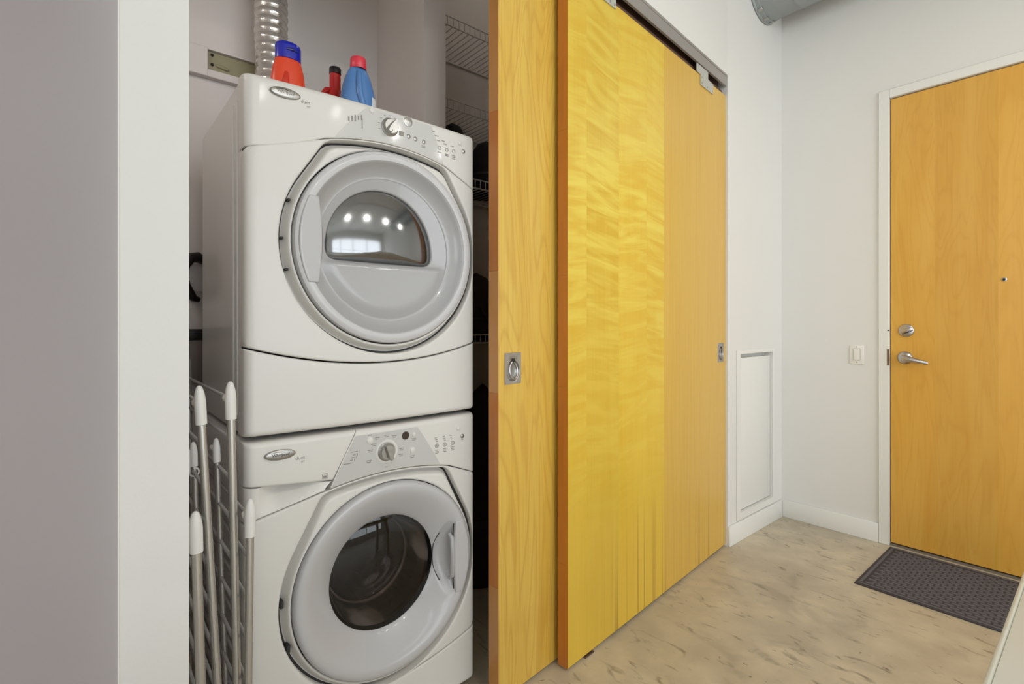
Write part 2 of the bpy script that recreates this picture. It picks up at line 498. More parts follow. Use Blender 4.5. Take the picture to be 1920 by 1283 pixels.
# ------------------------------------------------------------------ setting
X_FAR = -1.36      # plane of the stub wall with the access panel
Y_ENT = 3.38       # entry wall
CEILZ = 3.45
XB = -2.2          # closet back wall
SL = -0.1035       # the sliding doors run at a slight angle: x = DX0 + SL*(Y-DY0)
DX0, DY0 = -1.2265, 1.289
def dline(Y, off=0.0): return DX0 + SL * (Y - DY0) - off
XR, YBK = 4.6, -3.6

def struct(o, label=None):
    return props(o, label, None, None, 'structure')

struct(box('floor', (XB - 0.15, YBK - 0.1, -0.08), (XR + 0.1, Y_ENT + 0.35, 0.0), FLOOR), 'polished tan concrete floor with dark scuffs and pits')
struct(box('ceiling', (XB - 0.15, YBK - 0.1, CEILZ), (XR + 0.1, Y_ENT + 0.35, CEILZ + 0.1), CEIL), 'white ceiling above the hallway')

# entry wall with door opening
DL, DR, DT = -0.793, 0.117, 2.442
FRW = 0.052
v = merge(box_data((X_FAR - 0.12, Y_ENT, 0), (DL - FRW + 0.004, Y_ENT + 0.14, CEILZ)),
          box_data((DR + FRW - 0.004, Y_ENT, 0), (XR, Y_ENT + 0.14, CEILZ)),
          box_data((DL - FRW + 0.004, Y_ENT, DT + FRW - 0.004), (DR + FRW - 0.004, Y_ENT + 0.14, CEILZ)),
          box_data((X_FAR, Y_ENT + 0.16, 0), (0.5, Y_ENT + 0.2, CEILZ)))
struct(mk('wall_entry', *v, WALL, None, (-1.0, Y_ENT, 0), smooth=None), 'white wall around the entry door')
# stub wall beside the closet, with a niche for the access panel
PY0, PY1, PZ0, PZ1 = 2.829, 3.246, 0.150, 1.040
YS = 2.685
xb = X_FAR - 0.12
v = merge(box_data((xb, YS, 0), (X_FAR, PY0, CEILZ)), box_data((xb, PY1, 0), (X_FAR, Y_ENT, CEILZ)),
          box_data((xb, PY0, 0), (X_FAR, PY1, PZ0)), box_data((xb, PY0, PZ1), (X_FAR, PY1, CEILZ)),
          box_data((xb, PY0, PZ0), (X_FAR - 0.05, PY1, PZ1)))
struct(mk('wall_stub', *v, WALL, None, (X_FAR, 3.0, 0), smooth=None), 'white stub wall between the sliding doors and the entry wall')

def prism_xy(poly, z0, z1):
    n = len(poly)
    V = [(x, y, z0) for x, y in poly] + [(x, y, z1) for x, y in poly]
    F = [list(range(n))[::-1], [n + i for i in range(n)]] + [[i, (i + 1) % n, n + (i + 1) % n, n + i] for i in range(n)]
    return V, F
# header above the sliding doors (follows the slightly angled door line)
HZ = 2.566
def hline(Y): return X_FAR + 0.0 + SL * (Y - YS)
PIER_Y0, PIER_Y1 = 0.049, 0.151
PX = -1.100
hd = prism_xy([(hline(YS), YS), (hline(YS) - 0.22, YS), (hline(PIER_Y1) - 0.22, PIER_Y1), (hline(PIER_Y1), PIER_Y1)], HZ, CEILZ)
struct(mk('wall_header', *hd, WALL, None, (X_FAR, 1.4, HZ), smooth=None), 'white wall above the sliding closet doors')
# left pier and the shaded panel wall beside it
pr = prism_xy([(PX, PIER_Y0), (PX, PIER_Y1), (PX - 0.16, PIER_Y1 + 0.0), (PX - 0.16, PIER_Y0)], 0, CEILZ)
struct(mk('wall_pier', *pr, WALL, None, (PX, 0.1, 0), smooth=None), 'narrow white wall end framing the closet opening on its left')
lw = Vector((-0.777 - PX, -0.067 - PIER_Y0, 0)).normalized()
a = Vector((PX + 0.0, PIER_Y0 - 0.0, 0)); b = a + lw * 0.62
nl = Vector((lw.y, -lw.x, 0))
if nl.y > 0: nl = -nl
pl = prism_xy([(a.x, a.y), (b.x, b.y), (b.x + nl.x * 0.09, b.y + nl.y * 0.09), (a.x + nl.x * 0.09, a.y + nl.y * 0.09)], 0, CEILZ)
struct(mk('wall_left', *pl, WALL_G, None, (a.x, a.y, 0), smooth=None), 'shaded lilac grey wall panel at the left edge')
bead = tube_data([(a.x + 0.004, a.y - 0.002, 0), (a.x + 0.004, a.y - 0.002, CEILZ)], 0.0022, 8)
struct(mk('trim_1', *bead, TRIM, None, (a.x, a.y, 0)), 'thin corner bead between grey panel and white pier')

# closet interior
struct(box('wall_closet_back', (XB - 0.1, -0.6, 0), (XB, 2.95, CEILZ), WALL_C), 'closet back wall behind the dryer')
struct(box('wall_closet_left', (XB, -0.6, 0), (PX - 0.06, -0.5, CEILZ), WALL_C), 'left inside wall of the closet')
struct(box('wall_closet_front', (PX - 0.16, -0.5, 0), (PX - 0.06, PIER_Y0 - 0.001, CEILZ), WALL_C), 'closet front wall hidden behind the pier')
struct(box('wall_closet_right', (XB, 2.8, 0), (X_FAR - 0.12, 2.9, CEILZ), WALL_C), 'right inside wall of the closet')
struct(box('wall_partition', (XB, 1.044, 0), (-1.78, 1.146, CEILZ), WALL_C), 'partition wall between laundry bay and shelf closet')

# outer room behind and beside the camera, with window openings for the daylight
def wall_with_opening(name, label, axis, pos, th, a0, a1, o0, o1):
    P = []
    def bb(u0, u1, z0, z1):
        if axis == 'X': return box_data((pos, u0, z0), (pos + th, u1, z1))
        return box_data((u0, pos, z0), (u1, pos + th, z1))
    P = [bb(a0, o0, 0, CEILZ), bb(o1, a1, 0, CEILZ), bb(o0, o1, 0, WIN_Z0), bb(o0, o1, WIN_Z1, CEILZ)]
    lo = (pos, (a0 + a1) / 2, 0) if axis == 'X' else ((a0 + a1) / 2, pos, 0)
    return struct(mk(name, *merge(*P), WALL, None, lo, smooth=None), label)
wall_with_opening('wall_right', 'white wall with wide window right of the camera', 'X', XR - 0.1, 0.1, YBK, Y_ENT, -1.3, 3.1)
wall_with_opening('wall_back', 'white wall with window behind the camera', 'Y', YBK, 0.1, XB, XR, 0.3, 3.5)
struct(box('wall_back_left', (XB - 0.1, YBK, 0), (XB, -0.6, CEILZ), WALL), 'white wall left behind the camera')
def window(name, axis, pos, o0, o1):
    P = []
    n = 4
    def bb(u0, u1, z0, z1):
        if axis == 'X': return box_data((pos, u0, z0), (pos + 0.05, u1, z1))
        return box_data((u0, pos, z0), (u1, pos + 0.05, z1))
    for i in range(n + 1):
        u = o0 + (o1 - o0) * i / n
        P.append(bb(max(o0, u - 0.025), min(o1, u + 0.025), WIN_Z0, WIN_Z1))
    for z in (WIN_Z0, (WIN_Z0 + WIN_Z1) / 2, WIN_Z1):
        P.append(bb(o0, o1, max(WIN_Z0, z - 0.025), min(WIN_Z1, z + 0.025)))
    lo = (pos, (o0 + o1) / 2, WIN_Z0) if axis == 'X' else ((o0 + o1) / 2, pos, WIN_Z0)
    return struct(mk(name, *merge(*P), TRIM, None, lo, smooth=None), 'white window frame')
window('window_1', 'X', XR - 0.09, -1.3, 3.1)
window('window_2', 'Y', YBK + 0.03, 0.3, 3.5)

# baseboards
struct(box('baseboard_entry', (X_FAR + 0.001, Y_ENT - 0.014, 0), (DL - FRW - 0.001, Y_ENT - 0.0005, 0.107), TRIM, bev=0.003), 'white baseboard left of the entry door')
struct(box('baseboard_stub', (X_FAR + 0.0005, YS, 0), (X_FAR + 0.014, Y_ENT - 0.015, 0.107), TRIM, bev=0.003), 'white baseboard under the access panel')
# door frame
fr = merge(box_data((DL - FRW, Y_ENT - 0.012, 0), (DL - 0.002, Y_ENT + 0.13, DT + FRW), 0.003, 1),
           box_data((DR + 0.002, Y_ENT - 0.012, 0), (DR + FRW, Y_ENT + 0.13, DT + FRW), 0.003, 1),
           box_data((DL - 0.002, Y_ENT - 0.012, DT + 0.003), (DR + 0.002, Y_ENT + 0.13, DT + FRW), 0.003, 1))
frame = mk('trim_2', *fr, TRIM, None, (DL, Y_ENT, 0))
struct(frame, 'white metal frame of the entry door')
box('strike_plate', (DL - 0.011, Y_ENT - 0.0145, 0.985), (DL - 0.001, Y_ENT - 0.0115, 1.073), M('dark_bronze_plate', (120, 98, 78), 0.4, metal=0.5), frame)
box('paint_chip', (DL - 0.010, Y_ENT - 0.0128, 1.173), (DL - 0.001, Y_ENT - 0.0119, 1.180), DARK, frame)
struct(box('trim_3', (DL, Y_ENT + 0.0, 0.0), (DR, Y_ENT + 0.05, 0.010), M('grey_threshold', (120, 110, 98), 0.5)), 'grey threshold strip under the entry door')

# ------------------------------------------------------------------ entry door
ent = thing('door_1', (DL, Y_ENT + 0.0, 0.0), 'honey coloured veneered entry door with lever handle', 'door', kind='structure')
box('door_leaf', (DL + 0.001, Y_ENT + 0.004, 0.016), (DR - 0.001, Y_ENT + 0.048, DT - 0.001), W_E, ent, bev=0.0015, seg=1)
db = lathe('deadbolt', [(0.0, 0.0), (0.034, 0.0), (0.0345, 0.005), (0.0325, 0.008), (0.030, 0.0095), (0.0, 0.0105)], (-0.722, Y_ENT + 0.004, 1.176), CHROME, ent, 'Y', 40)
tv = box_data((-0.026, -0.002, -0.010), (0.027, 0.012, 0.010), 0.004)
ca, sa = math.cos(0.42), math.sin(0.42)
mk('thumb_turn', [(-0.720 + p[0] * ca - p[2] * sa, Y_ENT - 0.010 + p[1] * 0.9 - 0.004, 1.177 + p[0] * sa + p[2] * ca) for p in tv[0]], tv[1], CHROME, db)
tube('turn_slit', [(-0.720 - 0.026 * ca + 0.0125 * sa, Y_ENT - 0.0075, 1.177 - 0.026 * sa - 0.0125 * ca), (-0.720 + 0.026 * ca + 0.0125 * sa, Y_ENT - 0.0075, 1.177 + 0.026 * sa - 0.0125 * ca)], 0.0016, DARK, db, 8)
lathe('thumb_screw', [(0.0, 0), (0.003, 0), (0.003, 0.0015), (0, 0.0015)], (-0.739, Y_ENT - 0.0065, 1.174), DARK, db, 'Y', 12)
lev = lathe('lever_rose', [(0.0, 0.0), (0.034, 0.0), (0.035, 0.004), (0.032, 0.012), (0.024, 0.018), (0.016, 0.021), (0.013, 0.045), (0.0, 0.046)], (-0.727, Y_ENT + 0.004, 1.029), CHROME, ent, 'Y', 40)
tube('lever_handle', [(-0.735, Y_ENT - 0.042, 1.028), (-0.715, Y_ENT - 0.046, 1.027), (-0.69, Y_ENT - 0.047, 1.022), (-0.655, Y_ENT - 0.046, 1.015), (-0.628, Y_ENT - 0.043, 1.008), (-0.622, Y_ENT - 0.042, 1.0065)],
     [0.014, 0.019, 0.0145, 0.0115, 0.0095, 0.005], CHROME, lev, 14)
lathe('lever_button', [(0.0, 0), (0.006, 0), (0.006, 0.004), (0, 0.005)], (-0.727, Y_ENT - 0.055, 1.029), SILVER, lev, 'Y', 16)
ph = lathe('peephole', [(0.0, 0.0), (0.010, 0.0), (0.010, 0.003), (0.007, 0.004), (0.0, 0.004)], (-0.342, Y_ENT + 0.004, 1.425), CHROME, ent, 'Y', 24)
lathe('peephole_lens', [(0.0, 0.0), (0.006, 0.0), (0.004, 0.0015), (0.0, 0.002)], (-0.342, Y_ENT + 0.0, 1.425), DARK, ph, 'Y', 20)

# ------------------------------------------------------------------ sliding closet doors
_n = math.sqrt(1 + SL * SL)
DU = Vector((SL / _n, 1 / _n, 0)); DN = Vector((1 / _n, -SL / _n, 0))    # along the door, out of the door
def dfr(Y0, off):
    o = Vector((dline(Y0, off), Y0, 0))
    return lambda p: o + DU * p[1] + DN * p[0] + Vector((0, 0, p[2]))
TH = 0.042

def pull_handle(parent, fr_, yc, zc, hw):
    """flush ring pull; local frame: x out, y along, z up"""
    hh = 0.051
    X = lambda V: [fr_(p) for p in V]
    bm_v, bm_f = [], []
    # plate with an oval cup: star loft from rectangle to ellipse
    N = 48
    rect = [(-hw, -hh), (hw, -hh), (hw, hh), (-hw, hh)]
    cz = -0.008
    angs = sorted(set([2 * math.pi * k / N for k in range(N)] + [math.atan2(q[1] - cz, q[0]) % (2 * math.pi) for q in rect]))
    rect2 = [(q[0], q[1] - cz) for q in rect]
    V, F = [], []; n = len(angs)
    ell = lambda a, s: (0.030 * s * min(1, hw / 0.038) * math.cos(a), 0.034 * s * math.sin(a))
    rows = []
    rows.append([(0.0005, ray_poly(rect2, a) * math.cos(a), ray_poly(rect2, a) * math.sin(a)) for a in angs])
    rows.append([(0.0025, 0.985 * ray_poly(rect2, a) * math.cos(a), 0.985 * ray_poly(rect2, a) * math.sin(a)) for a in angs])
    for s, x in ((1.03, 0.0025), (1.0, 0.0018), (0.94, -0.006), (0.80, -0.0105), (0.3, -0.0118), (0.02, -0.012)):
        rows.append([(x,) + ell(a, s) for a in angs])
    for r in rows:
        for (x, y, z) in r: V.append((x, yc + y, zc + cz + z))
    for j in range(len(rows) - 1):
        for k in range(n):
            a = j * n + k; b = j * n + (k + 1) % n
            F.append([a, b, b + n, a + n])
    plate = mk('pull_plate', X(V), F, STEEL, parent, smooth=35)
    pts = []
    for k in range(25):
        t = math.radians(90 + 14 + (360 - 28) * k / 24)
        rr = 0.0185 * min(1, hw / 0.038)
        pts.append((0.004 - 0.003 * math.sin(t), yc + rr * math.cos(t) * (1.0), zc - 0.008 + 0.026 * math.sin(t) + (0.004 if math.sin(t) > 0.9 else 0)))
    v_, f_ = tube_data(pts, 0.0034, 10)
    mk('pull_ring', X(v_), f_, CHROME, plate)
    v_, f_ = box_data((-0.006, yc - 0.008, zc + 0.022), (0.0035, yc + 0.008, zc + 0.033), 0.002)
    mk('ring_hinge', X(v_), f_, GASKET, plate)
    for sy_ in (-1, 1):
        for sz_ in (-1, 1):
            v_, f_ = lathe_data([(0, 0.0024), (0.0032, 0.0026), (0.0026, 0.0036), (0, 0.004)], (0, yc + sy_ * (hw - 0.0065), zc + sz_ * (hh - 0.0065)), 'X', 12)
            mk('screw', X(v_), f_, CHROME, plate)

def hanger(parent, fr_, y0, y1, z0, z1, notch):
    """hanger strap: wide foot screwed on the door face, narrower neck up into the track"""
    X = lambda V: [fr_(p) for p in V]
    ym = (y0 + y1) / 2
    poly = [(y0 + 0.0, z0), (y1, z0), (y1, z0 + 0.050), (ym + 0.012, z0 + 0.055), (ym + 0.012, z1), (y0 - 0.045, z1), (y0 - 0.045, z0 + 0.055), (y0, z0 + 0.050)]
    n = len(poly)
    V = [(0.001, a_, b_) for a_, b_ in poly] + [(0.0055, a_, b_) for a_, b_ in poly]
    F = [list(range(n))[::-1], [n + i for i in range(n)]] + [[i, (i + 1) % n, n + (i + 1) % n, n + i] for i in range(n)]
    h_ = mk('hanger_plate', X(V), F, ZINC, parent, smooth=None)
    for (yy, zz) in ((y0 + 0.012, z0 + 0.012), (ym, z0 + 0.012), (y1 - 0.012, z0 + 0.012), (y0 + 0.012, z0 + 0.04)):
        v_, f_ = lathe_data([(0, 0.005), (0.0045, 0.0055), (0.003, 0.008), (0, 0.008)], (0, yy, zz), 'X', 12)
        mk('screw', X(v_), f_, SILVER, h_)

def sliding_door(name, label, Y0, Y1, off, z0, z1, face, edge, py, pz):
    fr_ = dfr(Y0, off)
    L = (Y1 - Y0) * _n
    base = fr_((-TH / 2, 0, 0))
    d = thing(name, tuple(base), label, 'door', kind='structure')
    vv, ff = box_data((-TH, 0.0012, z0), (0, L, z1), 0.0015, 1)
    leaf = mk('door_leaf', [fr_(p) for p in vv], ff, face, d, smooth=40)
    # mortise for the flush pull
    cv, cf = box_data((-0.016, py - 0.034, pz - 0.047), (0.05, py + 0.034, pz + 0.047))
    cut = mk('mortise_cutter', [fr_(p) for p in cv], cf, None, None, (0, 0, 0), smooth=None)
    md = leaf.modifiers.new('mortise', 'BOOLEAN'); md.operation = 'DIFFERENCE'; md.object = cut; md.solver = 'EXACT'
    bpy.context.view_layer.update()
    ev_ = leaf.evaluated_get(bpy.context.evaluated_depsgraph_get())
    nm_ = bpy.data.meshes.new_from_object(ev_)
    leaf.modifiers.clear(); leaf.data = nm_; nm_.name = 'door_leaf'
    bpy.data.objects.remove(cut)
    # lipping pieces glued along the leading edge
    zs = [z0, z0 + 0.36, z0 + 0.98, z0 + 1.37, z0 + 1.88, z1]
    for i in range(len(zs) - 1):
        vv, ff = box_data((-TH, -0.0005, zs[i] + 0.0003), (0, 0.0012, zs[i + 1] - 0.0003))
        mk('edge_lipping', [fr_(p) for p in vv], ff, W_EDGE if (i + (1 if off else 0)) % 2 == 0 else W_EDGE2 if off else W_EDGE, leaf, smooth=None)
    return d, fr_, L

ZT = 2.458
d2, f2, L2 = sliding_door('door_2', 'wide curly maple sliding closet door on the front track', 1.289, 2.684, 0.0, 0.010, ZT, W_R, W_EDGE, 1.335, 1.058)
pull_handle(d2, f2, 1.335, 1.058, 0.038)
hanger(d2, f2, 1.075, 1.225, ZT - 0.053, ZT + 0.040, True)
hanger(d2, f2, 0.215, 0.300, ZT - 0.022, ZT + 0.040, True)
d3, f3, L3 = sliding_door('door_3', 'cathedral grained maple sliding closet door on the rear track', 1.008, 2.40, 0.063, 0.010, ZT, W_L, W_EDGE2, 0.066, 1.066)
pull_handle(d3, f3, 0.066, 1.066, 0.038)
# track
tr = thing('sliding_door_track', (dline(1.5), 1.5, ZT), 'grey steel double track above the maple sliding doors', 'track', kind=None)
fT = dfr(0.19, 0.0); LT = (2.675 - 0.19) * _n
def tb(name, lo, hi, mat, bev=0.002):
    vv, ff = box_data(lo, hi, bev, 1)
    return mk(name, [fT(p) for p in vv], ff, mat, tr, smooth=40)
tb('fascia', (-0.004, 0, ZT + 0.044), (0.010, LT, HZ - 0.012), TRACK)
tb('top_flange', (-0.16, 0, HZ - 0.012), (0.012, LT, HZ - 0.001), TRACK)
tb('front_channel', (-0.040, 0, ZT + 0.006), (-0.016, LT, ZT + 0.030), TRACK_B)
tb('channel_web', (-0.040, 0, ZT + 0.030), (-0.034, LT, HZ - 0.012), TRACK_B)
tb('rear_channel', (-0.103, 0, ZT + 0.012), (-0.075, LT, ZT + 0.05), TRACK_B)
# floor guide under the doors
gd = thing('floor_guide', (dline(1.42, 0.03), 1.42, 0), 'small dark floor guide under the maple sliding doors', 'door guide')
fG = dfr(1.39, 0.0)
vv, ff = box_data((-0.115, 0, 0.0), (0.004, 0.055, 0.004), 0.001, 1); mk('base_plate', [fG(p) for p in vv], ff, TRACK_B, gd)
vv, ff = box_data((-0.060, 0, 0.004), (-0.046, 0.055, 0.009), 0.001, 1); mk('fin', [fG(p) for p in vv], ff, TRACK_B, gd)

# ------------------------------------------------------------------ access panel, light switch
ap = thing('access_panel', (X_FAR - 0.03, (PY0 + PY1) / 2, PZ0), 'white recessed access panel in the stub wall above the baseboard', 'access panel')
box('panel_door', (X_FAR - 0.032, PY0 + 0.010, PZ0 + 0.004), (X_FAR - 0.012, PY1 - 0.004, PZ1 - 0.022), TRIM, ap, bev=0.002)
FO = 0.046
fo = merge(box_data((X_FAR + 0.0005, PY0 - FO, 0.112), (X_FAR + 0.0045, PY0 - 0.001, PZ1 + 0.024), 0.001, 1),
           box_data((X_FAR + 0.0005, PY1 + 0.001, 0.112), (X_FAR + 0.0045, PY1 + 0.02, PZ1 + 0.024), 0.001, 1),
           box_data((X_FAR + 0.0005, PY0 - 0.001, PZ1 + 0.001), (X_FAR + 0.0045, PY1 + 0.001, PZ1 + 0.024), 0.001, 1),
           box_data((X_FAR + 0.0005, PY0 - 0.001, 0.112), (X_FAR + 0.0045, PY1 + 0.001, PZ0 - 0.001), 0.001, 1))
mk('panel_frame', *fo, TRIM, ap)
sw = thing('light_switch', (-0.949, Y_ENT, 0.984), 'white rocker light switch beside the entry door frame', 'switch')
plt_ = box('switch_plate', (-0.984, Y_ENT - 0.0065, 0.983), (-0.914, Y_ENT - 0.0005, 1.090), SWITCH, sw, bev=0.0025)
box('rocker_surround', (-0.968, Y_ENT - 0.0080, 1.003), (-0.930, Y_ENT - 0.0060, 1.072), OVERLAY, sw, bev=0.0006, seg=1)
rv = box_data((-0.965, Y_ENT - 0.0112, 1.006), (-0.933, Y_ENT - 0.0075, 1.069), 0.0012)
mk('rocker', [(p[0], p[1] + (0.0026 * (p[2] - 1.006) / 0.063 if p[1] < Y_ENT - 0.0095 else 0), p[2]) for p in rv[0]], rv[1], SWITCH, sw)
for zz in (0.993, 1.081):
    lathe('screw', [(0, 0), (0.0028, 0), (0.002, 0.001), (0, 0.0012)], (-0.949, Y_ENT - 0.0064, zz), INK, plt_, 'Y', 12)

# ------------------------------------------------------------------ door mat
mt = thing('door_mat', (-0.33, 3.05, 0), 'charcoal ribbed door mat in front of the entry door', 'mat')
mx0, mx1, my0, my1 = -0.785, 0.115, 2.752, 3.345
mv, mf = box_data((mx0, my0, 0.0005), (mx1, my1, 0.006), 0.0018)
mk('mat_base', mv, mf, MAT_B, mt)
for k, (e0, e1) in enumerate((((mx0 + .012, my0 + .012), (mx1 - .012, my0 + .024)), ((mx0 + .012, my1 - .024), (mx1 - .012, my1 - .012)),
                              ((mx0 + .012, my0 + .030), (mx0 + .024, my1 - .030)), ((mx1 - .024, my0 + .030), (mx1 - .012, my1 - .030)))):
    box('border_rib', (e0[0], e0[1], 0.0055), (e1[0], e1[1], 0.0085), MAT_T, mt, bev=0.001, seg=1)
V, F = [], []
ny_ = 23; nx_ = 21; px_ = 0.832 / nx_
for i in range(nx_):
    for j in range(ny_):
        x0 = mx0 + 0.034 + i * px_ + (px_ / 2 if j % 2 else 0); y0 = my0 + 0.036 + j * (0.521 / ny_)
        if x0 + px_ > mx1 - 0.030: continue
        n = len(V); x1 = x0 + px_ - 0.007; y1 = y0 + 0.0140
        V += [(x0, y0, 0.0055), (x1, y0, 0.0055), (x1, y1, 0.0055), (x0, y1, 0.0055)]
        V += [(x0 + .002, y0 + .002, 0.0088), (x1 - .002, y0 + .002, 0.0088), (x1 - .002, y1 - .002, 0.0088), (x0 + .002, y1 - .002, 0.0088)]
        F += [[n + 4, n + 5, n + 6, n + 7], [n, n + 1, n + 5, n + 4], [n + 1, n + 2, n + 6, n + 5], [n + 2, n + 3, n + 7, n + 6], [n + 3, n, n + 4, n + 7]]
props(mk('mat_ribs', V, F, MAT_T, mt, smooth=None), kind='stuff')

# ------------------------------------------------------------------ white table at the lower right (the camera stands over it)
CE = -0.110; TZ = 0.750
ct = thing('table', (0.25, 0.45, 0), 'white table with pale rounded edge in the lower right corner', 'table')
box('table_top', (CE + 0.008, -0.5, TZ - 0.034), (0.62, 1.45, TZ), COUNTER, ct, bev=0.002)
ev, ef = box_data((CE, -0.5, TZ - 0.034), (CE + 0.0085, 1.45, TZ - 0.0005), 0.004, 4)
mk('edge_band', ev, ef, COUNTER_E, ct)
for lx in (0.0, 0.55):
    for ly in (-0.42, 1.37):
        box('leg', (lx, ly - 0.025, 0.0), (lx + 0.05, ly + 0.025, TZ - 0.034), TRIM, ct, bev=0.003)

# ------------------------------------------------------------------ ventilation duct near the ceiling
dt = thing('ventilation_duct', (-1.35, 3.11, 3.02), 'grey round sheet metal duct crossing the upper right corner', 'duct')
DC = (3.115, 3.203); R_D = 0.18
prof = []
xx = X_FAR + 0.002
prof = [(R_D, 0.03), (R_D, 0.19)]
lathe('duct_section', [(R_D, 0.028), (R_D, 0.196)], (X_FAR, DC[0], DC[1]), DUCT, dt, 'X', 64)
lathe('duct_section', [(R_D + 0.002, 0.194), (R_D + 0.004, 0.2), (R_D + 0.002, 0.206), (R_D, 0.21), (R_D, 1.4)], (X_FAR, DC[0], DC[1]), DUCT, dt, 'X', 64)
lathe('duct_section', [(R_D + 0.002, 1.4), (R_D + 0.004, 1.406), (R_D + 0.002, 1.412), (R_D, 1.416), (R_D, 3.6)], (X_FAR, DC[0], DC[1]), DUCT, dt, 'X', 64)
cl = lathe('wall_collar', [(R_D - 0.01, 0.004), (R_D + 0.012, 0.004), (R_D + 0.012, 0.008), (R_D + 0.004, 0.014), (R_D + 0.004, 0.034), (R_D, 0.036)], (X_FAR, DC[0], DC[1]), DUCT, dt, 'X', 64)
for k in range(14):
    t = math.radians(-20 - k * 25)
    yv, zv = DC[0] + (R_D + 0.005) * math.cos(t), DC[1] + (R_D + 0.005) * math.sin(t)
    vv, ff = box_data((X_FAR + 0.012, -0.012, -0.003), (X_FAR + 0.040, 0.012, 0.004), 0.002, 1)
    c_, s_ = math.cos(t - math.pi / 2), math.sin(t - math.pi / 2)
    mk('collar_tab', [(p[0], yv + p[1] * c_ - p[2] * s_, zv + p[1] * s_ + p[2] * c_) for p in vv], ff, STEEL, cl)

# ------------------------------------------------------------------ laundry machines
MY0, MY1 = 0.305, 1.003
MYC = 0.655
def xf(Y, z=0): return -1.376 + 0.016 * (1 - ((Y - MYC) / 0.35) ** 2)
XC = -1.360
DCY = 0.690            # door centre along Y

def surround_r(corner, top):
    """polar outline of the door surround"""
    R = 0.307
    pts = []
    cxr, czr = corner
    ang = math.atan2(czr, cxr); dist = math.hypot(cxr, czr)
    tan_a = ang - math.acos(R / dist)
    N = 90
    a0, a1 = math.pi - tan_a, 2 * math.pi + tan_a
    for k in range(N + 1):
        t = a0 + (a1 - a0) * k / N
        pts.append((R * math.cos(t), R * math.sin(t)))
    M_ = 20
    for k in range(M_ + 1):
        y = cxr - 2 * cxr * k / M_
        pts.append((y, czr + (top - czr) * (1 - (y / cxr) ** 2)))
    return pts

def smooth_polar(poly, angs, win=0.05):
    cache = {}
    def f(a):
        s = 0
        for q in (-1, -0.5, 0, 0.5, 1): s += ray_poly(poly, a + q * win)
        return s / 5
    for a in angs: cache[a] = f(a)
    return lambda a: cache[a]

ANG = [2 * math.pi * k / 240 for k in range(240)]

def machine_front(root, dcz, z_side, corner, arch_top, zk_mid, zk_end, z_side_r=None):
    """front panel, surround and gap ring; coordinates absolute"""
    if z_side_r is None: z_side_r = z_side
    poly_i = surround_r(corner, arch_top)
    zk = lambda Y: zk_mid + (zk_end - zk_mid) * ((Y - MYC) / 0.345) ** 2
    # outer polygon (relative to the door centre)
    op = []
    M_ = 24
    for k in range(M_ + 1):
        Y = MY0 + (MY1 - MY0) * k / M_
        op.append((Y - DCY, zk(Y) + 0.002 - dcz))
    cxr, czr = corner
    op.append((MY1 - DCY, z_side_r - 0.001 - dcz))
    for k in range(13):
        y = cxr - 2 * cxr * k / 12
        op.append((y, czr + (arch_top - czr) * (1 - (y / cxr) ** 2) + 0.0045))
    op.append((MY0 - DCY, z_side - 0.001 - dcz))
    rin = smooth_polar(poly_i, ANG)
    angs = ANG
    ro_c = {}
    for a in angs:
        ro_c[a] = max(ray_poly(op, a), rin(a) + 0.004)
    ro = lambda a: ro_c[a]
    ts = sorted(set([0, 0.01, 0.03, 0.06, 0.1, 0.2, 0.35, 0.5, 0.65, 0.8, 0.9, 0.95, 0.985, 1.0]))
    def xfun(Y, z, t):
        return xf(Y) - erd(Y - MY0, 0.022) - erd(MY1 - Y, 0.022)
    v, f = star_data(DCY, dcz, ro, rin, xfun, ts, angs, 0.02, 0.034, 0.004, 0.006)
    fp = mk('front_panel', v, f, ENAMEL, root, smooth=55)
    # surround dish: recessed outer edge rising to the door rim
    r_in = 0.2795
    rs = lambda a: rin(a) - 0.0065
    def xs(Y, z, t):
        rr = math.hypot(Y - DCY, z - dcz)
        d = (1 - t) * (rr - r_in) / t if t > 1e-6 else 1.0
        q = max(0.0, min(1.0, d / 0.017)); q = q * q * (3 - 2 * q)
        return XC - 0.003 - 0.026 * (1 - q) + (xf(Y) - XC) * t * 0.9
    v, f = star_data(DCY, dcz, rs, lambda a: r_in, xs, [0, 0.08, 0.2, 0.3, 0.4, 0.5, 0.58, 0.66, 0.74, 0.8, 0.85, 0.9, 0.94, 0.97, 1.0], angs, 0.02, 0.03, 0.0, 0.004)
    mk('door_surround', v, f, ENAMEL, root, smooth=55)
    # dark backing of the gaps
    v, f = star_data(DCY, dcz, lambda a: rin(a) + 0.002, lambda a: 0.272, lambda Y, z, t: XC - 0.036, [0, 1], angs, 0, 0, 0, 0)
    mk('gap_backing', v, f, GASKET, root, smooth=None)
    return zk

